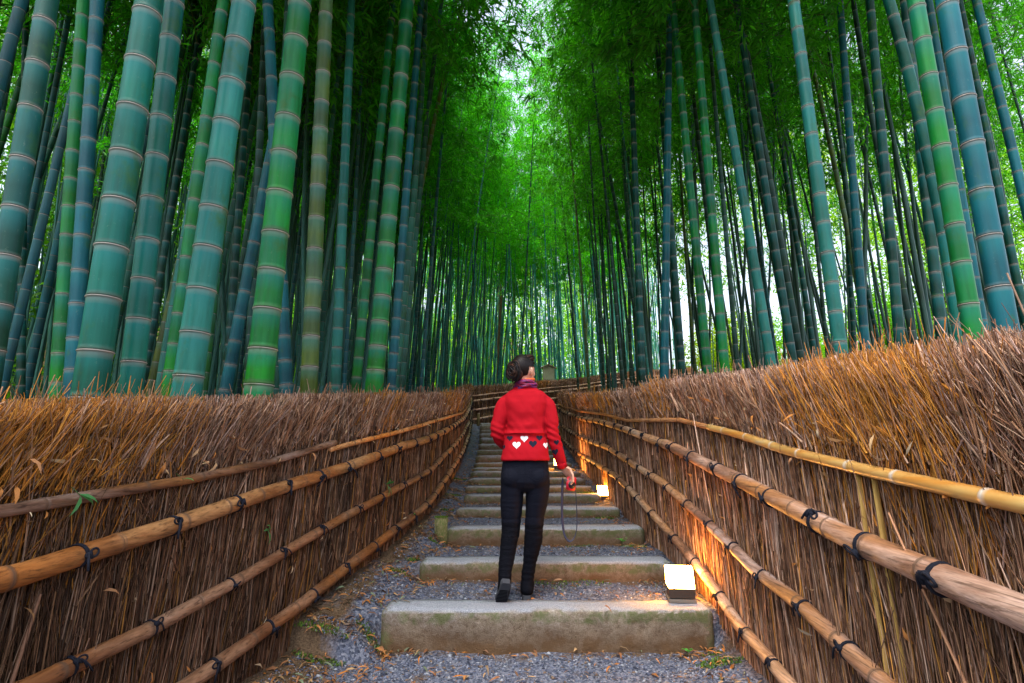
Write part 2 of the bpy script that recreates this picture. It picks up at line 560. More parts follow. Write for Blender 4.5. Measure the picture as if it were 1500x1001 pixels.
    b.inputs['Subsurface Radius'].default_value = (0.02, 0.008, 0.004)
    n1 = noise(t, 30, 3)
    r = ramp(t, n1.outputs[0], [(0.3, (0.55, 0.27, 0.18)), (0.7, (0.66, 0.38, 0.27))])
    t.links.new(r.outputs[0], b.inputs['Base Color'])
    MAT['skin'] = m
    m, t, b = mat('dark_hair', 0.5, (0.012, 0.008, 0.008), 0.22)
    geo = N(t, 'ShaderNodeNewGeometry')
    r = ramp(t, geo.outputs['Random Per Island'], [(0.0, (0.003, 0.003, 0.006)), (0.6, (0.009, 0.005, 0.005)), (0.85, (0.030, 0.012, 0.007)), (1.0, (0.06, 0.02, 0.01))])
    t.links.new(r.outputs[0], b.inputs['Base Color'])
    MAT['hair'] = m
    m, t, b = mat('scarf_cloth', 0.55, spec=0.4)
    n1 = noise(t, 13, 4, 0.6, coords(t, 'Object', (1, 1, 3)), 0.8)
    r = ramp(t, n1.outputs[0], [(0.30, (0.03, 0.012, 0.09)), (0.46, (0.14, 0.015, 0.13)), (0.56, (0.35, 0.015, 0.03)), (0.68, (0.09, 0.035, 0.18))])
    t.links.new(r.outputs[0], b.inputs['Base Color'])
    MAT['scarf'] = m
    m, t, b = mat('orange_lining', 0.7, (0.75, 0.13, 0.03)); MAT['orange'] = m
    m, t, b = mat('camera_red', 0.3, (0.55, 0.01, 0.03), 0.5); MAT['cam_red'] = m
    m, t, b = mat('camera_black', 0.35, (0.012, 0.012, 0.014), 0.5); MAT['cam_black'] = m
    m, t, b = mat('camera_glass', 0.05, (0.02, 0.02, 0.035), 0.8); MAT['cam_glass'] = m
    m, t, b = mat('camera_silver', 0.3, (0.6, 0.6, 0.62), 0.5); b.inputs['Metallic'].default_value = 0.9; MAT['cam_silver'] = m
    m, t, b = mat('strap_nylon', 0.6, (0.025, 0.028, 0.06), 0.3); MAT['strap'] = m
    m, t, b = mat('eye', 0.1, (0.75, 0.72, 0.7), 0.5); MAT['eye'] = m
    m, t, b = mat('iris', 0.1, (0.02, 0.012, 0.008), 0.5); MAT['iris'] = m
    m, t, b = mat('lip', 0.4, (0.5, 0.12, 0.12), 0.4); MAT['lip'] = m
make_materials()

# ------------------------------------------------------------------ measured layout
STEP_Y = np.array([3.73, 4.55, 5.38, 6.3, 7.0, 7.55, 8.05, 8.55, 9.0, 9.5, 10.2, 11.0, 11.9, 12.9, 14, 15.4, 17, 18.6])
STEP_PY = [893, 823, 774, 745, 725, 712.5, 701, 691, 685.4, 678, 667.5, 659, 650.5, 642.5, 635, 630, 622.5, 620]
STEP_Z = np.array([at_y(750, p, Y)[2] for p, Y in zip(STEP_PY, STEP_Y)])
STEP_XL = np.array([-.81, -.71, -.60, -.61, -.58, -.61, -.62, -.62, -.63, -.63, -.65, -.67, -.70, -.74, -.80, -.88, -.96, -1.05])
STEP_XR = np.array([1.25, 1.235, 1.22, 1.17, 1.08, 1.05, 1.03, 1.02, 1.0, .99, .98, .98, .99, 1.0, 1.05, 1.1, 1.2, 1.35])

LX = np.array([[-1.5, -2.0], [1.0, -1.68], [1.7, -1.60], [2.5, -1.48], [3.5, -1.32], [4.5, -1.10], [5.2, -.96], [6, -.88], [7.5, -.84], [9.5, -.86], [12, -.95], [15, -1.12], [18.6, -1.36]])
RX = np.array([[-1.5, .9], [.8, 1.10], [1.3, 1.15], [2, 1.22], [3, 1.31], [3.5, 1.33], [4.4, 1.30], [5, 1.26], [6.3, 1.22], [7.1, 1.18], [9, 1.12], [12, 1.12], [15, 1.28], [18, 1.6]])
def smooth_curve(C, n=400, k=15):
    y = np.linspace(C[0, 0], C[-1, 0], n)
    x = np.interp(y, C[:, 0], C[:, 1])
    pad = np.pad(x, k, mode='reflect', reflect_type='odd')
    ker = np.hanning(2 * k + 3)[1:-1]; ker /= ker.sum()
    return np.stack([y, np.convolve(pad, ker, mode='valid')], 1)
LXs, RXs = smooth_curve(LX), smooth_curve(RX)
def xl(Y): return np.interp(Y, LXs[:, 0], LXs[:, 1])
def xr(Y): return np.interp(Y, RXs[:, 0], RXs[:, 1])

GY = np.concatenate([[-60, -6, -2, 0, 3.4], STEP_Y + 0.1, [22, 26, 32, 45, 90, 200]])
GZ = np.concatenate([[-.5, -.5, -.30, -.17, .05], STEP_Z - 0.06, [2.7, 3.1, 3.3, 3.4, 3.0, 3.0]])
def zs(Y): return np.interp(Y, GY, GZ)            # smooth slope of the hillside

def vnoise(x, y, seed=0):
    """cheap smooth 2-D value noise in [-1, 1]"""
    x = np.asarray(x, float) + seed * 17.3; y = np.asarray(y, float) + seed * 9.1
    xi, yi = np.floor(x), np.floor(y)
    xf, yf = x - xi, y - yi
    xf = xf * xf * (3 - 2 * xf); yf = yf * yf * (3 - 2 * yf)
    def h(a, b):
        s = np.sin(a * 127.1 + b * 311.7) * 43758.5453
        return (s - np.floor(s)) * 2 - 1
    return (h(xi, yi) * (1 - xf) + h(xi + 1, yi) * xf) * (1 - yf) + (h(xi, yi + 1) * (1 - xf) + h(xi + 1, yi + 1) * xf) * yf

def tread_z(Y):
    i = np.searchsorted(STEP_Y + 0.10, Y) - 1
    base = np.where(i < 0, np.minimum(0.0 + (np.asarray(Y) - 3.73) * 0.045, 0.0), STEP_Z[np.clip(i, 0, None)] - 0.022)
    # earth drifts up a little against the next riser
    j = np.clip(i, 0, None)
    lift = np.where(i < 0, 0, 0.014 * np.clip((np.asarray(Y) - STEP_Y[j] - .22) / .1, 0, 1))
    return base + lift
def path_z(X, Y):
    X = np.asarray(X, float); Y = np.asarray(Y, float)
    t = tread_z(Y)
    s = zs(Y) - 0.0
    k = np.clip(np.searchsorted(STEP_Y, Y + 0.3) - 1, 0, len(STEP_Y) - 1)
    lo = np.interp(Y, STEP_Y, STEP_XL); hi = np.interp(Y, STEP_Y, STEP_XR)
    d = np.maximum(lo - X, X - hi)
    wgt = np.clip((d + 0.02) / 0.14, 0, 1)
    bank = s + 0.10 * np.clip(d / 0.5, 0, 1)
    flat_near = Y < 3.55
    z = t * (1 - wgt) + bank * wgt
    z = np.where(flat_near, t + 0.10 * np.clip((np.abs(X) - 0.95) / 0.5, 0, 1) * np.clip((Y - 2.0) / 1.4, 0, 1), z)
    return z + 0.012 * vnoise(X * 5, Y * 5, 1) + 0.005 * vnoise(X * 17, Y * 17, 2)

# ------------------------------------------------------------------ ground
def hill(X, Y):
    a = np.clip((np.asarray(Y, float) - 50) / 45, 0, 1); a = a * a * (3 - 2 * a)
    b = np.clip((14 - np.asarray(X, float)) / 16, 0, 1)
    c = np.clip((-np.asarray(X, float) - 16) / 30, 0, 1)
    return 20 * a * b + 12 * c * (1 - a)

def make_ground():
    ys = np.unique(np.concatenate([np.linspace(-6, 1.5, 40), np.linspace(1.5, 7, 240), np.linspace(7, 19.6, 300)]))
    xs = np.linspace(-1.9, 1.9, 130)
    X, Y = np.meshgrid(xs, ys)
    Z = path_z(X, Y)
    nx, ny = len(xs), len(ys)
    idx = np.arange(nx * ny).reshape(ny, nx)
    Fq = np.stack([idx[:-1, :-1], idx[:-1, 1:], idx[1:, 1:], idx[1:, :-1]], -1).reshape(-1, 4)
    lo = np.interp(Y, STEP_Y, STEP_XL); hi = np.interp(Y, STEP_Y, STEP_XR)
    soil = np.clip((np.maximum(lo - X, X - hi) - 0.18) / 0.3, 0, 0.3)
    i = np.searchsorted(STEP_Y, Y)
    nxt = STEP_Y[np.clip(i, 0, len(STEP_Y) - 1)]
    soil = np.maximum(soil, np.where(i < len(STEP_Y), 0.22 * np.clip(1 - (nxt - Y) / 0.16, 0, 1), 0))
    me = np_mesh('path', np.stack([X, Y, Z], -1).reshape(-1, 3), Fq, smooth=True, attr={'soil': soil.ravel()})
    path = link('path', me, MAT['gravel'])
    props(path, 'grey gravel path climbing in broad stone-edged steps between the fences', 'path', kind='structure')

    # hillside on both sides, out to the horizon
    gx = np.unique(np.concatenate([-np.geomspace(2, 400, 40), np.linspace(-2, 2, 17), np.geomspace(2, 400, 40)]))
    gy = np.unique(np.concatenate([np.linspace(-60, -6, 8), np.linspace(-6, 40, 93), np.geomspace(40, 900, 24)]))
    X, Y = np.meshgrid(gx, gy)
    Z = zs(Y) + 0.25 * vnoise(X * 0.35, Y * 0.35, 3) * np.clip((np.abs(X) - 2) / 3, 0, 1)
    side = np.clip((np.abs(X) - 2.2) / 12, 0, 1)
    Z = Z + 0.5 * side * np.where(X < 0, 1, -0.8) + hill(X, Y)
    inside = (np.abs(X) < 1.95) & (Y < 19.9) & (Y > -6)
    Z = np.where(inside, Z - 0.30, Z)
    nx, ny = len(gx), len(gy)
    idx = np.arange(nx * ny).reshape(ny, nx)
    Fq = np.stack([idx[:-1, :-1], idx[:-1, 1:], idx[1:, 1:], idx[1:, :-1]], -1).reshape(-1, 4)
    me = np_mesh('hillside', np.stack([X, Y, Z], -1).reshape(-1, 3), Fq, smooth=True)
    g = link('hillside', me, MAT['soil'])
    props(g, 'brown leaf-strewn hillside under the bamboo grove', 'ground', kind='structure')
    return path
PATH = make_ground()
def ground_z(X, Y):
    z = float(zs(Y)) + 0.25 * float(vnoise(X * 0.35, Y * 0.35, 3)) * min(max((abs(X) - 2) / 3, 0), 1)
    side = min(max((abs(X) - 2.2) / 12, 0), 1)
    return z + 0.5 * side * (1 if X < 0 else -0.8) + float(hill(X, Y))

# ------------------------------------------------------------------ stone steps (pieces of the path)
def make_steps():
    for i in range(len(STEP_Y)):
        x0, x1 = STEP_XL[i], STEP_XR[i]
        zt = STEP_Z[i]
        zb = (STEP_Z[i - 1] if i else 0.0) - 0.10
        dep = 0.24 if i < 4 else 0.2
        near = i < 6
        nx = int((x1 - x0) / (0.025 if near else 0.08)) + 2
        cb = 0.022 if near else 0.015                        # worn front arris
        prof = [(0.0, zb)]
        nv = 9 if near else 4
        for k in range(1, nv): prof.append((0.0, zb + (zt - cb - zb) * k / nv))
        prof += [(0.0, zt - cb), (cb * 0.3, zt - cb * 0.35), (cb, zt), (cb * 2.2, zt + 0.001)]
        for k in range(1, 4): prof.append((cb * 2.2 + (dep - cb * 2.2) * k / 3, zt + 0.001))
        prof.append((dep, zt - 0.06))
        prof.append((dep, zb))
        prof = np.array(prof)
        xs = np.linspace(x0, x1, nx)
        # rounded ends
        endr = 0.03
        X, Pk = np.meshgrid(xs, np.arange(len(prof)), indexing='ij')
        dy = prof[Pk, 0]; z = prof[Pk, 1]
        e = np.clip(1 - np.minimum(X - x0, x1 - X) / endr, 0, 1)
        z = np.where(z > zt - 0.05, z - e * e * 0.02, z)
        edge = np.exp(-((z - zt) / .03) ** 2)
        wob = 0.013 * vnoise(X * 3.1, z * 4 + i * 3, 11 + i) + 0.008 * vnoise(X * 13, z * 13, 12 + i) + 0.004 * vnoise(X * 40, z * 40, 13) + edge * .012 * np.maximum(0, vnoise(X * 8, X * 0 + i, 16) - .15)
        front = dy < cb * 1.1
        yy = STEP_Y[i] + dy + np.where(front, wob + e * e * 0.02, 0) + 0.02 * vnoise(X * 0.7, i * 2.0 + X * 0, 5)
        z = z + np.where(~front, 0.003 * vnoise(X * 9, dy * 9, 14 + i), -0.8 * wob * (z > zt - 0.08)) + 0.010 * vnoise(X * 0.8, X * 0 + i, 15)
        V = np.stack([X, yy, z], -1).reshape(-1, 3)
        m = len(prof)
        idx = np.arange(nx * m).reshape(nx, m)
        Fq = [tuple(q) for q in np.stack([idx[:-1, :-1], idx[1:, :-1], idx[1:, 1:], idx[:-1, 1:]], -1).reshape(-1, 4)]
        Fq += [tuple(idx[0, :][::1]), tuple(idx[-1, ::-1])]
        me = bpy.data.meshes.new('stone_step')
        me.from_pydata([tuple(v) for v in V], [], Fq)
        hh = (V[:, 2] - (zb + 0.10)) / (zt - zb - .10)
        foot = np.where(V[:, 2] > zt - .012, 0.0, np.clip(1.05 - .75 * hh, .30, 1))
        moss = np.clip((V[:, 2] - (zt - 0.15)) / 0.08, 0, 1) * (V[:, 2] < zt - .012) * (np.abs(V[:, 1] - STEP_Y[i]) < 0.035) * 0.92
        moss = np.maximum(moss, np.clip(1 - np.minimum(V[:, 0] - x0, x1 - V[:, 0]) / 0.30, 0, 1) * 0.95)
        topw = np.clip((V[:, 2] - (zt - .020) + .008 * vnoise(V[:, 0] * 11, V[:, 1] * 11, 17)) / .014, 0, 1)  # mask for the sky sheen painted on the top face, ragged at the arris
        for nm, vals in (('foot', foot), ('moss', moss), ('sky_sheen', topw)):
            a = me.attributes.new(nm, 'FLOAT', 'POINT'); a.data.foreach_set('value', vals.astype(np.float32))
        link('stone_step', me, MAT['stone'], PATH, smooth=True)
make_steps()

# ------------------------------------------------------------------ brush fences
L_RAILS = {
 'topA': [(-1.4, .92), (1.8, 1.02), (2.54, 1.07), (3.22, 1.15), (3.9, 1.27)],
 'topB': [(3.84, 1.215), (4.34, 1.29), (5, 1.38), (6, 1.52), (7.5, 1.68), (9.5, 1.86), (12, 2.2), (15, 2.62), (18.5, 3.08)],
 'r2': [(-1.4, .70), (1.86, .82), (2.49, .89), (3.08, .97), (3.64, 1.04), (4.08, 1.10), (5.04, 1.26), (6.04, 1.36), (7.66, 1.55), (10.1, 1.83), (13, 2.28), (18.5, 3.0)],
 'r3': [(-1.4, .36), (1.98, .47), (2.45, .5), (3.05, .58), (3.62, .68), (4.06, .76), (4.97, .9), (6.06, 1.03), (7.16, 1.2), (9.13, 1.45), (11.5, 1.78), (15, 2.25), (18.5, 2.7)],
 'r4': [(-1.4, .02), (2.69, .2), (3.06, .24), (3.61, .31), (4.16, .42), (4.95, .57), (6, .7), (6.9, .86), (8, 1.03), (10.3, 1.32), (13, 1.72), (18.5, 2.48)]}
L_EDGE = np.array([(-1.5, 1.22), (1.75, 1.33), (2.26, 1.39), (3.2, 1.5), (4, 1.59), (5.2, 1.72), (8.7, 2.1), (14, 2.8), (18.6, 3.43)])
R_RAILS = {
 'top': [(-1.4, .91), (1.3, 1.08), (1.88, 1.13), (2.7, 1.22), (3.66, 1.35), (4.3, 1.44), (6, 1.54), (7.2, 1.69), (8.5, 1.81), (12, 2.17), (18, 2.8)],
 'r2': [(-1.4, .68), (1.36, .85), (2.09, .9), (2.86, .99), (3.71, 1.11), (4.57, 1.26), (5.85, 1.43), (7.44, 1.61), (9.25, 1.77), (12, 2.08), (18, 2.7)],
 'r3': [(-1.4, .28), (1.96, .47), (2.54, .55), (3.14, .59), (3.78, .73), (4.78, .96), (6.2, 1.16), (6.86, 1.26), (9.3, 1.47), (12, 1.75), (18, 2.4)],
 'r4': [(-1.4, -.07), (2.83, .17), (3.43, .23), (3.91, .39), (4.34, .5), (5.43, .75), (6.56, .95), (7.53, 1.04), (9.56, 1.22), (12, 1.47), (18, 2.15)]}
R_EDGE = np.array([(-1.5, 1.28), (1.22, 1.45), (2, 1.52), (2.6, 1.58), (3.6, 1.68), (4.25, 1.75), (5.5, 1.82), (6.1, 1.85), (7.9, 2.01), (12, 2.45), (18, 3.1)])

PAL_BODY = np.array([(.30, .17, .10), (.22, .12, .07), (.42, .27, .165), (.15, .085, .055), (.46, .35, .28), (.36, .23, .17), (.52, .28, .07)])
PAL_TOP = np.array([(.52, .21, .03), (.42, .24, .14), (.52, .36, .26), (.28, .14, .08), (.58, .28, .05), (.46, .33, .29), (.18, .10, .07)])

class Fence:
    """polyline face with outward normal towards the path; s = arc length"""
    def __init__(s, X, Y, zb, zt, side):
        s.P = np.stack([X, Y], 1)
        d = np.diff(s.P, axis=0)
        s.S = np.concatenate([[0], np.cumsum(np.linalg.norm(d, axis=1))])
        T = np.gradient(s.P, axis=0); T /= np.linalg.norm(T, axis=1)[:, None]
        s.T = T
        s.Nn = np.stack([T[:, 1], -T[:, 0]], 1) * side        # side=+1: path lies to the right of the travel direction
        s.zb, s.zt = zb, zt
    def at(s, q):
        f = lambda A: np.interp(q, s.S, A)
        return (np.stack([f(s.P[:, 0]), f(s.P[:, 1])], -1), np.stack([f(s.Nn[:, 0]), f(s.Nn[:, 1])], -1),
                np.stack([f(s.T[:, 0]), f(s.T[:, 1])], -1), f(s.zb), f(s.zt))

def sticks_mesh(name, P0, D, L, bend, r, colr):
    """many thin 3-sided curved sticks: base, direction, length, bend vector, radius, colour"""
    n = len(P0)
    D = D / np.linalg.norm(D, axis=1)[:, None]
    ref = np.where(np.abs(D[:, 2:3]) > 0.9, np.array([[1.0, 0, 0]]), np.array([[0, 0, 1.0]]))
    A = np.cross(D, ref); A /= np.linalg.norm(A, axis=1)[:, None]
    B = np.cross(D, A)
    ph = rng.uniform(0, 6.28, n)
    V = np.zeros((n, 4, 3, 3), dtype=np.float32)
    for i, t in enumerate((0, .35, .7, 1.0)):
        C = P0 + D * (L * t)[:, None] + bend * (t * t)
        rr = r * (1 - 0.45 * t)
        for k in range(3):
            a = ph + k * 2.0944
            V[:, i, k] = C + A * (rr * np.cos(a))[:, None] + B * (rr * np.sin(a))[:, None]
    base = (np.arange(n) * 12)[:, None]
    q = []
    for i in range(3):
        for k in range(3):
            k2 = (k + 1) % 3
            q.append([i * 3 + k, i * 3 + k2, (i + 1) * 3 + k2, (i + 1) * 3 + k])
    Fq = (base[:, None, :] + np.array(q)[None, :, :]).reshape(-1, 4)
    c = np.repeat(colr, 12, axis=0)
    return np_mesh(name, V.reshape(-1, 3), Fq, c, smooth=True)

def fence_sticks(fn, density, near_boost, rail_top_z, tone, lean):
    """density: front sticks per metre as function of distance"""
    Smax = fn.S[-1]
    # choose positions with density falling with distance from the camera
    q = np.linspace(0, Smax, 3000)
    Pq, _, _, _, _ = fn.at(q)
    dist = np.hypot(Pq[:, 0], Pq[:, 1])
    wgt = density / np.clip(dist / 2.2, 1.0, 4.5)
    wgt = np.where(Pq[:, 1] < 0.3, wgt * 0.25, wgt)
    cdf = np.concatenate([[0], np.cumsum((wgt[1:] + wgt[:-1]) / 2 * np.diff(q))])
    def sample(n): return np.interp(rng.uniform(0, cdf[-1], n), cdf, q)
    out = {}
    # ---- body
    n = int(cdf[-1] * 1.0)
    s = sample(n)
    P, Nn, T, zb, zt = fn.at(s)
    zr = rail_top_z(s)
    d = np.hypot(P[:, 0], P[:, 1])
    thick = np.clip(d / 2.2, 1.0, 3.4)
    u = rng.uniform(0, 1, n)
    L = rng.uniform(0.16, 0.8, n)
    z0 = zb - 0.05 + u * np.clip(zr - zb - 0.25, 0.1, None)
    z0 = np.where(rng.uniform(0, 1, n) < 0.42, zb - 0.06 + rng.uniform(0, .05, n), z0)
    L = np.minimum(L, zr + 0.12 - z0)
    off = -rng.uniform(0.0, 0.07, n) + 0.005
    P0 = np.stack([P[:, 0] + Nn[:, 0] * off, P[:, 1] + Nn[:, 1] * off, z0], 1)
    al = rng.normal(0.02 + lean * 0.12, 0.085, n) + .06 * vnoise(s * 4, z0 * 3, 22); ou = rng.normal(0.0, 0.03, n)
    odd = rng.uniform(0, 1, n) < .13
    al = np.where(odd, al + rng.normal(0, .40, n), al)
    D = np.stack([T[:, 0] * al + Nn[:, 0] * ou, T[:, 1] * al + Nn[:, 1] * ou, np.ones(n)], 1)
    bend = np.concatenate([T * (rng.normal(0, .055, n) * np.where(rng.uniform(0, 1, n) < .12, 3.5, 1) * L)[:, None] + Nn * (rng.normal(-.005, .012, n) * L)[:, None], np.zeros((n, 1))], 1)
    r = (0.0009 + rng.gamma(1.8, 0.0008, n)) * thick
    cl = PAL_BODY[np.clip((rng.beta(1.3, 1.6, n) * 7).astype(int), 0, 6)]
    patch = 0.5 + 0.5 * vnoise(s * 1.7, z0 * 1.5, 21)
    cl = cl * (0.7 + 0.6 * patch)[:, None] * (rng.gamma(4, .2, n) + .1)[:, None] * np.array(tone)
    body = (P0, D, L, bend, r, cl)
    # ---- top tufts
    n = int(cdf[-1] * 0.85)
    s = sample(n)
    P, Nn, T, zb, zt = fn.at(s)
    zr = rail_top_z(s)
    d = np.hypot(P[:, 0], P[:, 1])
    thick = np.clip(d / 2.2, 1.0, 3.2)
    cloud = vnoise(s * 2.3, s * 0, 31)
    top = zt + 0.03 * cloud + .022 * vnoise(s * 9, s * 0, 36) + rng.normal(0, 0.020, n) - 0.015
    wild = rng.uniform(0, 1, n) < 0.025
    top = np.where(wild, top + rng.uniform(0.02, 0.12, n), top)
    z0 = zr - rng.uniform(0.10, 0.35, n)
    hi = rng.uniform(0, 1, n) < 0.55
    z0 = np.where(hi, zr + rng.uniform(-0.08, 0.6, n) * np.clip(top - zr - .1, 0.02, None), z0)
    dz = np.clip(top - z0, 0.05, None)
    al = lean + rng.normal(0.0, 0.30, n) + 0.25 * vnoise(s * 3.1, s * 0, 32)
    ou = np.where(z0 < zr, rng.normal(-.03, 0.05, n), rng.normal(0.02, 0.12, n))
    off = -np.abs(rng.normal(0.0, 0.09, n)) - np.where(z0 < zr + .02, .004, -.012)
    P0 = np.stack([P[:, 0] + Nn[:, 0] * off - T[:, 0] * al * dz * .5, P[:, 1] + Nn[:, 1] * off - T[:, 1] * al * dz * .5, z0], 1)
    D = np.stack([T[:, 0] * al + Nn[:, 0] * ou, T[:, 1] * al + Nn[:, 1] * ou, np.ones(n)], 1)
    L = dz * np.linalg.norm(D, axis=1)
    bend = np.concatenate([T * (rng.normal(0, .12, n) * L)[:, None] + Nn * (rng.normal(0, .05, n) * L)[:, None], np.zeros((n, 1))], 1)
    r = (0.0007 + rng.gamma(2.0, 0.0006, n)) * thick
    hue = 0.5 + 0.5 * vnoise(s * 1.6, s * 0 + 3, 33) + rng.normal(0, .16, n)
    k = np.where(hue > 0.62, rng.choice([0, 4, 0, 1], n), rng.choice([1, 2, 3, 5, 6, 1], n))
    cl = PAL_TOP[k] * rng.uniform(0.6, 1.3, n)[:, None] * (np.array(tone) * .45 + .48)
    m = int(n * .55)
    s2 = sample(m)
    P, Nn, T, zb, zt = fn.at(s2)
    zr = rail_top_z(s2)
    thick = np.clip(np.hypot(P[:, 0], P[:, 1]) / 2.2, 1.0, 3.2)
    f = rng.uniform(0, 1, m)
    zq = zr + .02 + (zt - zr - .05) * f ** .7
    off = -np.abs(rng.normal(0, .06, m)) * (.3 + f) + .014
    al2 = lean + rng.normal(0, .55, m); ou2 = rng.normal(.05, .22, m)
    Q0 = np.stack([P[:, 0] + Nn[:, 0] * off, P[:, 1] + Nn[:, 1] * off, zq], 1)
    D2 = np.stack([T[:, 0] * al2 + Nn[:, 0] * ou2, T[:, 1] * al2 + Nn[:, 1] * ou2, np.ones(m)], 1)
    L2 = np.minimum(rng.uniform(.04, .17, m), np.clip(zt - zq + .03, .03, None))
    b2 = np.concatenate([T * (rng.normal(0, .2, m) * L2)[:, None], np.zeros((m, 2))[:, :1]], 1)
    r2 = (0.0008 + rng.gamma(2.0, 0.0007, m)) * thick
    hue = 0.5 + 0.5 * vnoise(s2 * 1.6, s2 * 0 + 3, 33) + rng.normal(0, .16, m)
    k2 = np.where(hue > 0.62, rng.choice([0, 4, 0, 1], m), rng.choice([1, 2, 3, 5, 6, 2], m))
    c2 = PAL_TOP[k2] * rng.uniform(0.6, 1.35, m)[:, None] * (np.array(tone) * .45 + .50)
    top_ = tuple(np.concatenate([a_, b_]) for a_, b_ in zip((P0, D, L, bend, r, cl), (Q0, D2, L2, b2, r2, c2)))
    return body, top_

def leaf_cards(P, D, Up, L, Wd, curl, col, name):
    """bent leaf: 3 cross rows (pointed both ends), 4 quads-ish as 2 tris + quads -> use 6 verts"""
    n = len(P)
    D = D / np.linalg.norm(D, axis=1)[:, None]
    S = np.cross(D, Up); S /= np.linalg.norm(S, axis=1)[:, None] + 1e-9
    U = np.cross(S, D)
    V = np.zeros((n, 6, 3), dtype=np.float32)
    V[:, 0] = P
    V[:, 1] = P + D * (L * .35)[:, None] + S * (Wd * .5)[:, None] + U * (curl * L * .10)[:, None]
    V[:, 2] = P + D * (L * .35)[:, None] - S * (Wd * .5)[:, None] + U * (curl * L * .10)[:, None]
    V[:, 3] = P + D * (L * .72)[:, None] + S * (Wd * .38)[:, None] + U * (curl * L * .05)[:, None]
    V[:, 4] = P + D * (L * .72)[:, None] - S * (Wd * .38)[:, None] + U * (curl * L * .05)[:, None]
    V[:, 5] = P + D * L[:, None] - U * (curl * L * .15)[:, None]
    t = np.array([[0, 2, 1], [1, 2, 4], [1, 4, 3], [3, 4, 5]])
    Fq = ((np.arange(n) * 6)[:, None, None] + t[None]).reshape(-1, 3)
    return np_mesh(name, V.reshape(-1, 3), Fq, None if col is None else np.repeat(col, 6, axis=0), smooth=True)

# rope tie: a loop round the rail, a knot and loose ends (local: x along rail, z up, -y towards path)
def tie_mesh(name, seed, r):
    g = np.random.default_rng(seed)
    mb = MB()
    for k in range(2):
        a = np.linspace(0, 2 * math.pi, 17)
        sl = g.normal(0, .15)
        mb.tube(np.stack([(k - .5) * 0.009 + sl * 0.25 * r * np.sin(a), r * 1.06 * np.cos(a), r * 1.06 * np.sin(a)], 1), 0.0044, 5, False, (1, 0, 0))
    kx, ka = 0.0, g.uniform(-0.5, 0.9)
    kp = np.array([0, -r * 1.12 * math.cos(ka), -r * 1.12 * math.sin(ka)])
    mb.ell(kp, (.016, .013, .014), 8, 6)
    for k in range(g.integers(3, 5)):
        a = g.uniform(-1.9, 1.0) if k else -1.4
        ln = g.uniform(.035, .075)
        dx, dz = math.sin(a + math.pi / 2) * g.choice([-1, 1]), -abs(math.cos(a)) * .9 - .2
        t = np.linspace(0, 1, 5)
        P = kp + np.stack([dx * ln * t * .8, -0.012 * np.sin(t * 3), dz * ln * t + .02 * np.sin(t * 3.1)], 1)
        mb.tube(P, 0.0048, 5)
    # one bow loop
    t = np.linspace(0, 2 * math.pi, 13)
    sgn = g.choice([-1, 1])
    mb.tube(kp + np.stack([sgn * (.024 - .024 * np.cos(t)), -.006 - .004 * np.sin(t), .014 * np.sin(t) + .012 * (1 - np.cos(t)) * g.uniform(-.5, .8)], 1), 0.0045, 5, False)
    return mb.mesh(name, True)

def rail_object(parent, fn, zs_tab, s0, s1, rad, mkey, tint, off=None, node=0.34, seed=0, wobble=0.004, taper=0.0):
    g = np.random.default_rng(seed)
    s = np.arange(s0, s1, 0.05)
    zf = zs_tab(s)
    P, Nn, T, _, _ = fn.at(s)
    if off is None: off = rad * 0.95
    R = np.full(len(s), rad) * (1 - taper * (s - s0) / (s1 - s0))
    nodes = []
    q = s0 + g.uniform(0.05, node)
    while q < s1:
        nodes.append(q); q += node * g.uniform(0.75, 1.25)
    # insert rings at nodes
    ss, rr, cc = list(s), list(R), [1.0] * len(s)
    for q in nodes:
        base = rad * (1 - taper * (q - s0) / (s1 - s0))
        for dq, f, c in ((-.016, 1.0, 1.0), (-.007, 1.10, .45), (0, 1.0, 0.05), (.007, 1.08, .45), (.016, 1.0, 1.0)):
            ss.append(q + dq); rr.append(base * f); cc.append(c)
    o = np.argsort(ss); ss = np.array(ss)[o]; rr = np.array(rr)[o]; cc = np.array(cc)[o]
    P, Nn, T, _, _ = fn.at(ss)
    z = zs_tab(ss) + wobble * vnoise(ss * 1.3, ss * 0, seed + 40)
    C = np.stack([P[:, 0] + Nn[:, 0] * off, P[:, 1] + Nn[:, 1] * off, z], 1)
    sides = 14
    V, Fc = sweep(C, rr, sides, True, (0, 0, 1))
    me = bpy.data.meshes.new('rail')
    me.from_pydata([tuple(v) for v in V], [], Fc)
    a = me.color_attributes.new('col', 'FLOAT_COLOR', 'POINT')
    cv = np.ones((len(V), 4), dtype=np.float32); cv[:, :3] = np.repeat(cc, sides)[:, None]
    a.data.foreach_set('color', cv.ravel())
    ob = link('rail', me, MAT[mkey], parent, smooth=True)
    ob.color = (*tint, 1)
    return ob

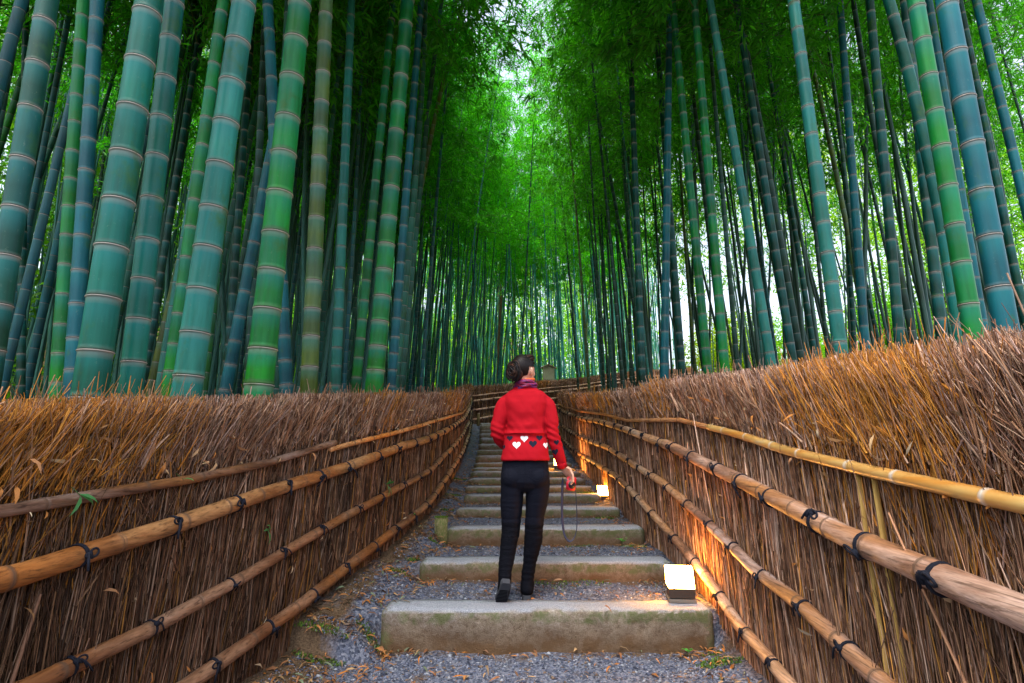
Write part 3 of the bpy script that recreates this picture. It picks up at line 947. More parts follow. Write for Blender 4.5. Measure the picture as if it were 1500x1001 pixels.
def tie_row(parent, fn, zs_tab, s_list, rad, protos, seed, inv):
    g = np.random.default_rng(seed)
    for q in s_list:
        P, Nn, T, _, _ = fn.at(np.array([q]))
        z = float(zs_tab(np.array([q]))[0]); z2 = float(zs_tab(np.array([q + .05]))[0])
        tx = Vector((T[0, 0], T[0, 1], (z2 - z) / .05)).normalized()
        ny = Vector((-Nn[0, 0], -Nn[0, 1], 0))
        up = tx.cross(ny)
        if up.z < 0: tx = -tx; up = tx.cross(ny)
        ny = up.cross(tx).normalized(); up.normalize()
        M = Matrix((tx, ny, up)).transposed().to_4x4()
        me = protos[g.integers(0, len(protos))]
        o = link('tie', me, MAT['rope'], parent)
        c = Vector((P[0, 0] + Nn[0, 0] * rad * .95, P[0, 1] + Nn[0, 1] * rad * .95, z))
        sc = rad / 0.04
        o.matrix_basis = inv @ Matrix.Translation(c) @ M @ Matrix.Rotation(g.uniform(-.7, .5), 4, 'X') @ Matrix.Rotation(g.uniform(-.16, .16), 4, 'Z') @ Matrix.Scale(sc, 4)

TIES = [tie_mesh('tie', 100 + k, 0.04) for k in range(12)]

def build_fence(label, fn, rails, edge_label_tone, density, lean, base_off=(0, 0, 0), tie_step=0.43, seed=1, litter=True):
    """rails: list of (z function of s, s0, s1, radius, material, tint, has ties)"""
    root = empty('brush_fence', (float(fn.P[0, 0]), float(fn.P[0, 1]), float(fn.zb[0])), label, 'fence', 'brushwood fences along the path')
    holder = root
    inv = Matrix.Translation(-Vector(root.location))
    topz = rails[0][0]
    body, tops = fence_sticks(fn, density, 1.0, topz, edge_label_tone, lean)
    def sub(me):
        me.transform(inv); return me
    b = link('brushwood', sub(sticks_mesh('brushwood', *body)), MAT['brush'], root); b['kind'] = 'stuff'
    b = link('brush_top', sub(sticks_mesh('brush_top', *tops)), MAT['brush'], root); b['kind'] = 'stuff'
    # packed core behind the sticks
    s = np.linspace(0, fn.S[-1], 160)
    P, Nn, T, zb, zt = fn.at(s)
    rows = []
    for off, zz in ((-.045, zb - .1), (-.045, zt - .20), (-.075, zt - .09), (-.17, zt - .09), (-.20, zt - .2), (-.20, zb - .1)):
        rows.append(np.stack([P[:, 0] + Nn[:, 0] * off, P[:, 1] + Nn[:, 1] * off, zz + 0 * s], 1))
    V = np.stack(rows, 1).reshape(-1, 3)
    m = len(rows); n = len(s)
    idx = np.arange(n * m).reshape(n, m)
    Fq = np.stack([idx[:-1, :-1], idx[1:, :-1], idx[1:, 1:], idx[:-1, 1:]], -1).reshape(-1, 4)
    link('core', sub(np_mesh('core', V, Fq)), MAT['core'], root)
    for k, (zf, s0, s1, rad, mk, tint, ties) in enumerate(rails):
        o = rail_object(root, fn, zf, s0, s1, rad, mk, tint, seed=seed * 50 + k)
        o.data.transform(inv)
        if ties:
            g = np.random.default_rng(seed * 77 + k)
            q = s0 + g.uniform(0.1, tie_step)
            lst = []
            while q < s1 - .05:
                lst.append(q); q += tie_step * g.uniform(.8, 1.15)
            tie_row(root, fn, zf, lst, rad, TIES, seed * 31 + k, inv)
    if litter:
        # dry leaves caught in the brush
        n = 420
        q = fn.S[-1] * rng.beta(1.0, 2.4, n)
        P, Nn, T, zb, zt = fn.at(q)
        zr = topz(q)
        up = rng.uniform(0, 1, n) < 0.7
        z = np.where(up, zr + rng.uniform(-.1, 1, n) * (zt - zr - .05), zb + rng.uniform(0.05, 1, n) * (zr - zb))
        off = rng.uniform(0.004, 0.03, n)
        P0 = np.stack([P[:, 0] + Nn[:, 0] * off, P[:, 1] + Nn[:, 1] * off, z], 1)
        D = rng.normal(0, 1, (n, 3)); D[:, 2] -= .4
        Up = np.stack([Nn[:, 0], Nn[:, 1], rng.normal(0, .5, n)], 1) + rng.normal(0, .4, (n, 3))
        L = rng.uniform(.03, .075, n); W = L * rng.uniform(.14, .28, n)
        pal = np.array([(.42, .22, .09), (.55, .36, .19), (.34, .16, .07), (.60, .46, .30), (.50, .20, .05)])
        cl = pal[rng.integers(0, 5, n)] * rng.uniform(.6, 1.1, n)[:, None]
        o = link('caught_leaves', sub(leaf_cards(P0, D, Up, L, W, rng.uniform(.5, 2.5, n), cl, 'caught_leaves')), MAT['dry_leaf'], root)
        o['kind'] = 'stuff'
    return root, inv

def tab(fn, pts):
    """z(s) for a fence that runs along Y"""
    a = np.array(pts)
    Yof = lambda s: np.interp(s, fn.S, fn.P[:, 1])
    return lambda s: np.interp(Yof(s), a[:, 0], a[:, 1])
def s_of(fn, Y): return float(np.interp(Y, fn.P[:, 1], fn.S))

def make_fences():
    # left fence
    Y = np.linspace(-1.4, 18.5, 300)
    X = xl(Y)
    zbase = np.minimum(path_z(X + .06, Y), np.interp(Y, L_EDGE[:, 0], L_EDGE[:, 1]) - 1.0) - .02
    fL = Fence(X, Y, zbase, np.interp(Y, L_EDGE[:, 0], L_EDGE[:, 1]), +1)
    sA, sB, e = s_of(fL, 3.9), s_of(fL, 3.84), fL.S[-1]
    zA, zB = tab(fL, L_RAILS['topA']), tab(fL, L_RAILS['topB'])
    topf = lambda s: np.where(np.asarray(s) < sA, zA(s), zB(s))
    rails = [(topf, 0, sA, .021, 'rail', (.42, .40, .44), False),
             (zB, sB, e, .018, 'rail', (1.25, .95, .6), False),
             (tab(fL, L_RAILS['r2']), 0, s_of(fL, 7.6), .037, 'rail', (.72, .54, .32), True),
             (tab(fL, L_RAILS['r2']), s_of(fL, 7.55), e, .035, 'rail', (.9, .88, .85), True),
             (tab(fL, L_RAILS['r3']), 0, s_of(fL, 7.2), .030, 'rail', (.52, .42, .36), True),
             (tab(fL, L_RAILS['r3']), s_of(fL, 7.15), e, .032, 'rail', (.9, .88, .85), True),
             (tab(fL, L_RAILS['r4']), 0, s_of(fL, 6.9), .035, 'rail', (.52, .43, .38), True),
             (tab(fL, L_RAILS['r4']), s_of(fL, 6.85), e, .033, 'rail', (.9, .88, .85), True)]
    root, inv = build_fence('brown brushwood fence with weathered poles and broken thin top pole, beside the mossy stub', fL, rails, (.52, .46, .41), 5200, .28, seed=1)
    # right fence
    Y = np.linspace(-1.4, 17.9, 300)
    X = xr(Y)
    zbase = np.minimum(path_z(X - .06, Y), np.interp(Y, R_EDGE[:, 0], R_EDGE[:, 1]) - 0.9) - .02
    fR = Fence(X, Y, zbase, np.interp(Y, R_EDGE[:, 0], R_EDGE[:, 1]), -1)
    e = fR.S[-1]
    rails = [(tab(fR, R_RAILS['top']), 0, s_of(fR, 3.75), .021, 'yellow_rail', (1, 1, 1), False),
             (tab(fR, R_RAILS['top']), s_of(fR, 3.70), e, .018, 'rail', (1.1, .85, .6), False),
             (tab(fR, R_RAILS['r2']), 0, s_of(fR, 4.65), .040, 'rail', (.90, .88, 1.0), True),
             (tab(fR, R_RAILS['r2']), s_of(fR, 4.55), e, .035, 'rail', (.85, .8, .75), True),
             (tab(fR, R_RAILS['r3']), 0, s_of(fR, 4.3), .032, 'rail', (.84, .84, 1.0), True),
             (tab(fR, R_RAILS['r3']), s_of(fR, 4.25), e, .032, 'rail', (.9, .85, .8), True),
             (tab(fR, R_RAILS['r4']), 0, s_of(fR, 4.9), .033, 'rail', (.95, .92, .92), True),
             (tab(fR, R_RAILS['r4']), s_of(fR, 4.85), e, .032, 'rail', (.9, .85, .8), True)]
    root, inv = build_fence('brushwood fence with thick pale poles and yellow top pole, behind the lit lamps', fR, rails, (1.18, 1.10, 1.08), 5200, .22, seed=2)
    # split bamboo slats standing in the right fence
    for px, Yq in ((1275, 1.98), (1300, 1.88)):
        P, Nn, T, zb, zt = fR.at(np.array([s_of(fR, Yq)]))
        mb = MB()
        P3 = np.array([[P[0, 0] + Nn[0, 0] * .006, P[0, 1] + Nn[0, 1] * .006, z] for z in np.linspace(zb[0], zt[0] - .36, 8)])
        P3[:, 1] += np.linspace(-.03, .03, 8)
        mb.tube(P3, .011, 6, True, (0, 1, 0), ry=.004)
        o = mb.build('slat', MAT['slat_bamboo'], root, True); o.data.transform(inv)
    # fence across the head of the stair, climbing to the right
    key = [(690, 18.6, 566, 628), (730, 19.2, 562.5, 620), (770, 19.9, 560, 612), (805, 21.2, 557.5, 604), (845, 23.0, 554.5, 598), (900, 26.5, 547, 587), (960, 29.5, 542, 580), (1015, 32, 538, 574)]
    pts = np.array([list(at_y(px, yt, Yq)[:2]) + [at_y(px, yt, Yq)[2], at_y(px, yb, Yq)[2]] for px, Yq, yt, yb in key])
    d = np.concatenate([[0], np.cumsum(np.linalg.norm(np.diff(pts[:, :2], axis=0), axis=1))])
    q = np.linspace(0, d[-1], 120)
    I = lambda k: np.interp(q, d, pts[:, k])
    fF = Fence(I(0), I(1), I(3), I(2), +1)
    ztf = lambda s: np.interp(s, fF.S, fF.zt); zbf = lambda s: np.interp(s, fF.S, fF.zb)
    rails = []
    for fr, rad in ((.76, .024), (.64, .036), (.42, .034), (.2, .034)):
        rails.append(((lambda s, fr=fr: zbf(s) + (ztf(s) - zbf(s)) * fr), 0, fF.S[-1], rad, 'rail', (1.5, 1.55, 1.7), rad > .03))
    build_fence('far brushwood fence with pale poles crossing above the top of the steps', fF, rails, (.8, .72, .66), 1500, 0.05, seed=3, tie_step=.5, litter=False)
    return fL, fR
FL, FR = make_fences()

# ------------------------------------------------------------------ loose ground cover
def make_litter():
    # pebbles
    n = 26000
    Yp = np.concatenate([rng.uniform(2.3, 3.7, 12000), rng.uniform(3.85, 5.4, 10000), rng.uniform(5.4, 9.5, 4000)])
    lo, hi = xl(Yp) + .06, xr(Yp) - .06
    Xp = lo + (hi - lo) * rng.uniform(0, 1, n)
    keep = np.ones(n, bool)
    for Ys in STEP_Y: keep &= ~((Yp > Ys - .02) & (Yp < Ys + .23))
    Xp, Yp = Xp[keep], Yp[keep]; n = len(Xp)
    Zp = path_z(Xp, Yp)
    r = rng.gamma(2.2, 0.0017, n) + .0018
    oct_ = np.array([(1, 0, 0), (-1, 0, 0), (0, 1, 0), (0, -1, 0), (0, 0, 1), (0, 0, -1)], float)
    tri = np.array([(0, 2, 4), (2, 1, 4), (1, 3, 4), (3, 0, 4), (2, 0, 5), (1, 2, 5), (3, 1, 5), (0, 3, 5)])
    ang = rng.uniform(0, 6.28, n)
    jit = rng.normal(0, .28, (n, 6, 3))
    V = (oct_[None] + jit) * (r[:, None, None] * np.array([1.15, .9, .6]))
    ca, sa = np.cos(ang)[:, None], np.sin(ang)[:, None]
    V = np.stack([V[..., 0] * ca - V[..., 1] * sa, V[..., 0] * sa + V[..., 1] * ca, V[..., 2]], -1) + np.stack([Xp, Yp, Zp + r * .2], 1)[:, None, :]
    Fq = ((np.arange(n) * 6)[:, None, None] + tri[None]).reshape(-1, 3)
    pal = np.array([(.065, .08, .13), (.11, .13, .20), (.17, .19, .26), (.045, .053, .085), (.28, .30, .35), (.17, .12, .09)])
    cl = pal[rng.integers(0, 6, n)] * rng.uniform(.7, 1.3, n)[:, None]
    o = link('gravel', np_mesh('gravel', V.reshape(-1, 3), Fq, np.repeat(cl, 6, axis=0)), MAT['pebble'])
    props(o, 'loose grey gravel scattered over the path', 'gravel', kind='stuff')
    # fallen bamboo leaves: gathered along the fence feet and against the risers
    n = 4600
    Yp = 2.2 + (17 - 2.2) * rng.beta(.8, 3.2, n)
    edge = rng.uniform(0, 1, n)
    lo, hi = xl(Yp) + .05, xr(Yp) - .04
    sl, sr = np.interp(Yp, STEP_Y, STEP_XL), np.interp(Yp, STEP_Y, STEP_XR)
    Xp = np.where(edge < .55, lo + (sl - lo + .1) * rng.uniform(0, 1, n), np.where(edge < .70, hi - rng.uniform(0, .22, n), lo + (hi - lo) * rng.uniform(0, 1, n)))
    # against the risers
    ag = rng.uniform(0, 1, n) < .22
    k = rng.integers(0, 7, n)
    Yp = np.where(ag, STEP_Y[k] - np.abs(rng.normal(.0, .06, n)) - .015, Yp)
    keep = np.ones(n, bool)
    for i, Ys in enumerate(STEP_Y):
        ins = (Yp > Ys - .012) & (Yp < Ys + .22) & (Xp > STEP_XL[i] - .02)
        keep &= ~(ins & (rng.uniform(0, 1, n) < .93))
    Xp, Yp = Xp[keep], Yp[keep]; n = len(Xp)
    Zp = path_z(Xp, Yp) + rng.uniform(.006, .02, n)
    for i, Ys in enumerate(STEP_Y):
        ins = (Yp > Ys - .012) & (Yp < Ys + .22) & (Xp > STEP_XL[i] - .02) & (Xp < STEP_XR[i])
        Zp = np.where(ins, STEP_Z[i] + .008, Zp)
    a = rng.uniform(0, 6.28, n)
    D = np.stack([np.cos(a), np.sin(a), rng.normal(0, .16, n)], 1)
    Up = np.stack([rng.normal(0, .35, n), rng.normal(0, .35, n), np.ones(n)], 1)
    L = rng.uniform(.03, .085, n); W = L * rng.uniform(.12, .22, n)
    pal = np.array([(.36, .15, .045), (.26, .11, .045), (.40, .25, .12), (.15, .075, .04), (.46, .16, .02), (.30, .20, .12), (.16, .20, .12)])
    cl = pal[rng.choice(7, n, p=[.22, .22, .12, .22, .06, .10, .06])] * rng.uniform(.5, 1.1, n)[:, None]
    o = link('fallen_leaves', leaf_cards(np.stack([Xp, Yp, Zp], 1), D, Up, L, W, rng.uniform(.3, 2.2, n), cl, 'fallen_leaves'), MAT['dry_leaf'])
    props(o, 'fallen brown and orange bamboo leaves littering the path edges', 'leaves', kind='stuff')
    # moss and short grass tufts
    spots = [(-1.12, 3.55, .16, 520), (-.86, 3.72, .10, 260), (1.17, 3.45, .13, 420), (1.20, 3.66, .07, 120), (-.86, 4.5, .09, 260), (-.80, 4.75, .06, 120), (.45, 4.50, .30, 330),
             (-.70, 5.25, .05, 120), (1.12, 5.3, .09, 260), (-.72, 6.4, .08, 160), (-.72, 7.2, .10, 240), (-.74, 8.2, .10, 220), (.98, 6.2, .10, 220), (.95, 7.3, .14, 320), (.62, 5.34, .16, 90), (1.05, 5.34, .1, 110)]
    P, S = [], []
    for x, y, rad, cnt in spots:
        a = rng.uniform(0, 6.28, cnt); rr = rad * np.sqrt(rng.uniform(0, 1, cnt))
        P.append(np.stack([x + rr * np.cos(a), y + rr * np.sin(a) * .45], 1)); S.append(np.full(cnt, rad))
    P = np.concatenate(P); n = len(P)
    z = path_z(P[:, 0], P[:, 1])
    D = np.stack([rng.normal(0, .5, n), rng.normal(0, .5, n), np.ones(n)], 1)
    L = rng.uniform(.008, .026, n)
    cl = np.array([(.07, .14, .02), (.12, .2, .03), (.05, .09, .02)])[rng.integers(0, 3, n)] * rng.uniform(.7, 1.3, n)[:, None]
    Up = rng.normal(0, 1, (n, 3))
    o = link('moss', leaf_cards(np.stack([P[:, 0], P[:, 1], z - .002], 1), D, Up, L, rng.uniform(.004, .010, n), np.ones(n), cl, 'moss'), MAT['moss'])
    props(o, 'green moss and short grass at the foot of the steps', 'moss', kind='stuff')
make_litter()

# two bright seedlings growing at the riser ends
def seedling(x, y, label, size=.05):
    z = float(path_z(x, y))
    root = empty('seedling', (x, y, z), label, 'plant', 'seedlings by the steps')
    mb = MB(); mb.tube([(0, 0, -.01), (0.004, 0, size * .5), (.006, -.004, size)], [.0022, .0018, .001], 5)
    mb.build('stem', MAT['twig'], root)
    n = 5
    for k in range(n):
        a = k * 2 * math.pi / n + .4
        P = np.array([[.004, 0, size * (.55 + .09 * k)]])
        D = np.array([[math.cos(a), math.sin(a), .35]])
        o = link('leaf', leaf_cards(P, D, np.array([[0, 0, 1.0]]), np.array([size * .9]), np.array([size * .4]), np.array([1.0]), None, 'leaf'), MAT['sprig'], root)
        o.color = (1.4, 1.5, .7, 1)
seedling(1.05, 3.66, 'bright green seedling at the foot of the lowest step', .045)
seedling(.99, 5.32, 'green seedling at the foot of the third step', .07)

# green sprigs of fresh bamboo leaves stuck in the fences
def sprig(px, py, Yq, fn, label, nleaf=4, size=.1, sd=0):
    g = np.random.default_rng(900 + sd)
    P, Nn, T, zb, zt = fn.at(np.array([s_of(fn, Yq)]))
    w0 = at_y(px, py, Yq)
    base = Vector((float(P[0, 0] + Nn[0, 0] * .03), float(P[0, 1] + Nn[0, 1] * .03), float(w0[2])))
    root = empty('leaf_sprig', base, label, 'sprig', 'green leaf sprigs in the fences')
    d = Vector((Nn[0, 0] * .3, Nn[0, 1] * .3, -.2))
    mb = MB(); mb.tube([(-Nn[0, 0] * .03, -Nn[0, 1] * .03, .02), (0, 0, 0), tuple(d * size * .6)], .0015, 5); mb.build('stem', MAT['twig'], root)
    for k in range(nleaf):
        D = np.array([[Nn[0, 0] * .5 + T[0, 0] * g.normal(0, 1), Nn[0, 1] * .5 + T[0, 1] * g.normal(0, 1), g.normal(-.5, .7)]])
        o = link('leaf', leaf_cards(np.array([tuple(d * size * .6 * g.uniform(0, 1))]), D, np.array([[Nn[0, 0], Nn[0, 1], .5]]), np.array([size * g.uniform(.7, 1.2)]), np.array([size * .15]), np.array([1.0]), None, 'leaf'), MAT['sprig'], root)
sprig(100, 722, 2.03, FL, 'drooping green leaf sprig hanging over the grey top pole', 3, .09, 1)
sprig(255, 700, 2.52, FL, 'single green leaf lying on the grey top pole', 1, .07, 2)
sprig(558, 708, 4.7, FL, 'upright green leaf sprig caught above the third pole', 5, .10, 3)
sprig(388, 775, 3.2, FL, 'pale green leaves caught below the tied second pole', 3, .09, 4)
sprig(598, 755, 5.35, FL, 'thin green leaf lying along the lowest pole', 2, .10, 5)

# ------------------------------------------------------------------ path lamps
def lamp(x, y, z, yaw, label, k=1.0):
    root = empty('path_lamp', (x, y, z), label, 'lamp', 'lit lamps along the steps')
    root.rotation_euler = (0, 0, yaw)
    wx, dy, hb, hs = .165 * k, .15 * k, .060 * k, .118 * k
    MB().box((0, 0, .006 * k), (wx * 1.06, dy * 1.06, .022 * k)).build('plinth', MAT['plinth'], root, bevel=.003)
    MB().box((0, 0, .022 * k + hb / 2), (wx, dy, hb)).build('base', MAT['lamp_metal'], root, bevel=.003)
    # diffuser: box with a sloping hood towards the path
    z0, z1 = .022 * k + hb, .022 * k + hb + hs
    a, b = wx / 2, dy / 2
    V = [(-a, -b, z0), (a, -b, z0), (a, b, z0), (-a, b, z0), (-a * 1.06, b * .1, z1), (a * 1.06, b * .1, z1), (a * 1.06, b, z1), (-a * 1.06, b, z1)]
    Fc = [(0, 3, 2, 1), (0, 1, 5, 4), (1, 2, 6, 5), (2, 3, 7, 6), (3, 0, 4, 7), (4, 5, 6, 7)]
    mb = MB(); mb.add(V, Fc); mb.build('diffuser', MAT['lamp'], root, bevel=.004)
    MB().box((0, b + .006 * k, (z0 + z1) / 2), (wx * 1.04, .006 * k, hs * 1.0)).build('back_plate', MAT['lamp_metal'], root)
    return root
p1 = at_z(1003, 884, STEP_Z[0] + .0)
lamp(float(p1[0]), float(p1[1]) + .08, STEP_Z[0] + .004, math.radians(-8), 'glowing white lamp standing on the lowest step beside the fence')
p2 = at_z(887, 736, STEP_Z[3])
lamp(float(p2[0]), float(p2[1]) + .06, STEP_Z[3] + .004, math.radians(-4), 'glowing lamp in front of the fifth step riser', .93)
lamp(.738, 8.86, STEP_Z[7] + .004, math.radians(-4), 'glowing lamp partly hidden behind the red sleeve cuff', 1.0)

# ------------------------------------------------------------------ stub, post, notice board
def stub_post():
    p = at_z(646, 790, .42)
    x, y = float(p[0]), float(p[1])
    z = float(path_z(x, y))
    bm = bmesh.new()
    bmesh.ops.create_cube(bm, size=1)
    for v in bm.verts: v.co = Vector((v.co.x * .115, v.co.y * .10, (v.co.z + .5) * .25 - .05))
    bmesh.ops.bevel(bm, geom=list(bm.edges), offset=.014, segments=3, affect='EDGES')
    bmesh.ops.subdivide_edges(bm, edges=list(bm.edges), cuts=2, use_grid_fill=True)
    for v in bm.verts:
        v.co.x += .008 * float(vnoise(v.co.z * 20, v.co.y * 20, 3)); v.co.y += .006 * float(vnoise(v.co.x * 20, v.co.z * 20, 4))
    root = empty('stub_post', (x, y, z), 'short squat moss-covered stub beside the third step', 'post')
    link('shaft', bm_mesh('shaft', bm, True), MAT['mossy'], root)
    n = 380
    P = np.stack([rng.uniform(-.058, .058, n), rng.uniform(-.052, .052, n), np.full(n, .198)], 1)
    D = np.stack([rng.normal(0, .5, n), rng.normal(0, .5, n), np.ones(n)], 1)
    cl = np.array([(.07, .14, .02), (.12, .19, .03)])[rng.integers(0, 2, n)]
    o = link('moss_cap', leaf_cards(P, D, rng.normal(0, 1, (n, 3)), rng.uniform(.006, .016, n), rng.uniform(.004, .008, n), np.ones(n), cl, 'moss_cap'), MAT['moss'], root)
    o['kind'] = 'stuff'
stub_post()
def far_post():
    p = at_y(700.5, 627, 17.6)
    root = empty('wooden_post', (float(p[0]), float(p[1]), float(p[2])), 'plain upright wooden post by the top steps', 'post')
    mb = MB(); mb.tube([(0, 0, -.2), (0, 0, .25), (.01, 0, .44)], [.05, .05, .046], 10); mb.build('shaft', MAT['post_wood'], root, True)
    mb = MB(); mb.tube([(.01, 0, .44), (.01, 0, .452)], [.046, .038], 10); mb.build('cut_top', MAT['roof_wood'], root)
far_post()
def notice_board():
    Yq = 25.0
    c = at_y(803.5, 548, Yq)
    k = Yq / F_PX
    base = ground_z(float(c[0]), Yq)
    root = empty('notice_board', (float(c[0]), Yq, base), 'pale wooden notice board with a small gabled roof behind the far fence', 'notice board')
    h = float(c[2]) - base
    MB().box((0, 0, h - .02), (17.5 * k, .07, 22 * k)).build('panel', MAT['pale_wood'], root, bevel=.006)
    for s in (-1, 1):
        mb = MB(); mb.box((s * 7.6 * k, 0, (h - 11 * k - .02) / 2 - .15), (.07, .07, h - 11 * k + .26)); mb.build('leg', MAT['post_wood'], root)
        rot = Matrix.Rotation(s * math.radians(26), 3, 'Y')
        mb = MB(); mb.box((s * 6.1 * k, 0, h + 11.2 * k), (13.2 * k, .24, .035), rot); mb.build('roof_board', MAT['roof_wood'], root, bevel=.004)
    mb = MB(); mb.box((0, 0, h + 14.3 * k), (.06, .26, .04)); mb.build('ridge', MAT['roof_wood'], root)
    V = [(-8.4 * k, -.03, h + 10.6 * k), (8.4 * k, -.03, h + 10.6 * k), (0, -.03, h + 13.6 * k), (-8.4 * k, .03, h + 10.6 * k), (8.4 * k, .03, h + 10.6 * k), (0, .03, h + 13.6 * k)]
    mb = MB(); mb.add(V, [(0, 1, 2), (5, 4, 3), (0, 3, 4, 1), (1, 4, 5, 2), (2, 5, 3, 0)]); mb.build('gable', MAT['pale_wood'], root)
notice_board()

# ------------------------------------------------------------------ bamboo
def culm_mesh(name, H, d, sides, axis=None, d_top=.22, seed=0, z_fine=99):
    """axis: function t->(x,y) offset; nodes with pale and dark bands"""
    g = np.random.default_rng(seed)
    zs_, rs, pale, dark, wax, seg = [], [], [], [], [], []
    sv = g.uniform(.7, 1.25)
    z = -0.25
    k = 0
    def rad(zz): 
        t = max(zz, 0) / H
        return d / 2 * (1 - (1 - d_top) * t ** 1.25) * (1 + .05 * max(0, 1 - max(zz, 0) / .8))
    zs_.append(z); rs.append(rad(z)); pale.append(0); dark.append(0); wax.append(.3); seg.append(sv)
    step = d * 1.25
    nxt = g.uniform(.05, .25)
    while nxt < H - .1:
        r = rad(nxt)
        h = max(.004, d * .06)
        seq = ((-5.0 * h, 1.0, .0, 0), (-1.6 * h, 1.005, .30, 0), (-.62 * h, 1.025, .40, .0), (-.45 * h, 1.07, .95, .0), (.0, 1.075, .85, .1), (.12 * h, 1.02, 0, .95), (.40 * h, 1.03, 0, .8), (.75 * h, 1.05, .15, .12), (2.0 * h, 1.01, .05, 0), (3.4 * h, 1.0, 0, 0))
        if sides < 12 or nxt > 7.5: seq = ((-1.5 * h, 1.0, .1, 0), (-.7 * h, 1.04, .8, 0), (.1 * h, 1.02, .1, .9), (1.2 * h, 1.02, 0, .1))
        for dz, f, p, q in seq:
            if nxt + dz > zs_[-1] + 1e-4:
                zs_.append(nxt + dz); rs.append(r * f); pale.append(p * g.uniform(.75, 1)); dark.append(q); wax.append(1.0 if dz <= 0 else 0.0)
                if dz > 0 and seg[-1] == sv: sv = g.uniform(.7, 1.3)
                seg.append(sv)
        step = (.11 + .9 * d) * min(1.15, .72 + .03 * k) * g.uniform(.92, 1.08)
        nxt += step
        k += 1
    zs_.append(H); rs.append(rad(H)); pale.append(0); dark.append(0); wax.append(.5); seg.append(sv)
    zs_ = np.array(zs_); rs = np.array(rs)
    n = len(zs_)
    ox, oy = (np.zeros(n), np.zeros(n)) if axis is None else axis(zs_ / H)
    a = np.arange(sides) * 2 * math.pi / sides
    V = np.stack([ox[:, None] + rs[:, None] * np.cos(a), oy[:, None] + rs[:, None] * np.sin(a), np.repeat(zs_[:, None], sides, 1)], -1).reshape(-1, 3)
    idx = np.arange(n * sides).reshape(n, sides)
    i2 = np.roll(idx, -1, axis=1)
    Fq = np.stack([idx[:-1], i2[:-1], i2[1:], idx[1:]], -1).reshape(-1, 4)
    me = np_mesh(name, V, Fq, smooth=True, attr={'pale': np.repeat(pale, sides), 'dark': np.repeat(dark, sides), 'wax': np.repeat(wax, sides), 'seg': np.repeat(seg, sides)})
    me.materials.append(MAT['culm'])
    return me

def crown_mesh(name, H, z0, axis, seed, nleaf=3600, spread=1.0, lsize=1.0):
    """branches from the nodes of the upper culm, each carrying clusters of narrow drooping leaves"""
    g = np.random.default_rng(seed)
    mbV, mbF = [], []
    P, D, U = [], [], []
    zz = z0
    nb = 0
    branches = []
    while zz < H - .15:
        t = (zz - z0) / (H - z0)
        for k in range(2 if t < .75 else 3):
            a = g.uniform(0, 6.28)
            ln = spread * g.uniform(.7, 1.5) * (0.55 + .9 * math.sin(math.pi * min(1, .18 + t * .82)) ** .8) * (1.0 if t < .8 else .75)
            branches.append((zz, a, ln))
        zz += g.uniform(.2, .38)
    per = nleaf / len(branches)
    for zb_, a, ln in branches:
        ox, oy = (0, 0) if axis is None else [float(v) for v in axis(np.array([zb_ / H]))]
        s = np.linspace(0, 1, 5)
        rise = g.uniform(.35, .8)
        hx = ln * s
        hz = ln * (rise * s - (rise + g.uniform(.1, .6)) * s * s * .75)
        B = np.stack([ox + hx * math.cos(a), oy + hx * math.sin(a), zb_ + hz], 1)
        V_, F_ = sweep(B, np.linspace(.008, .002, 5), 3, False)
        o = len(mbV); mbV += V_; mbF += [tuple(i + o for i in f) for f in F_]
        m = max(6, int(per * ln * g.uniform(.6, 1.4)))
        # leaf clusters along the branch
        nc = max(3, m // 9)
        tc = g.uniform(.18, 1.0, nc) ** .8
        C = np.stack([np.interp(tc, s, B[:, j]) for j in range(3)], 1) + g.normal(0, .10 * ln ** .5, (nc, 3)) * np.array([1, 1, .8])
        pick = g.integers(0, nc, m)
        pos = C[pick] + g.normal(0, .055, (m, 3))
        P.append(pos)
        d_ = np.stack([math.cos(a) * .5 + g.normal(0, .8, m), math.sin(a) * .5 + g.normal(0, .8, m), g.normal(-.45, .5, m)], 1)
        D.append(d_)
    P = np.concatenate(P); D = np.concatenate(D)
    n = len(P)
    D /= np.linalg.norm(D, axis=1)[:, None]
    Up = np.array([0, 0, 1.0]) + g.normal(0, .55, (n, 3))
    S = np.cross(D, Up); S /= np.linalg.norm(S, axis=1)[:, None] + 1e-9
    L = g.uniform(.10, .19, n) * lsize; W = L * g.uniform(.16, .24, n)
    V = np.zeros((n, 4, 3))
    V[:, 0] = P
    V[:, 1] = P + D * (L * .42)[:, None] + S * (W * .5)[:, None]
    V[:, 2] = P + D * L[:, None] - np.array([0, 0, 1.0]) * (L * .15)[:, None]
    V[:, 3] = P + D * (L * .42)[:, None] - S * (W * .5)[:, None]
    Fl = (np.arange(n) * 4)[:, None] + np.arange(4)[None]
    allV = np.concatenate([np.array(mbV), V.reshape(-1, 3)])
    Fall = np.concatenate([np.array(mbF), Fl + len(mbV)])
    me = np_mesh(name, allV, Fall)
    me.materials.append(MAT['leaf']); me.materials.append(MAT['twig'])
    mi = np.zeros(len(Fall), dtype=np.int32); mi[:len(mbF)] = 1
    me.polygons.foreach_set('material_index', mi)
    return me

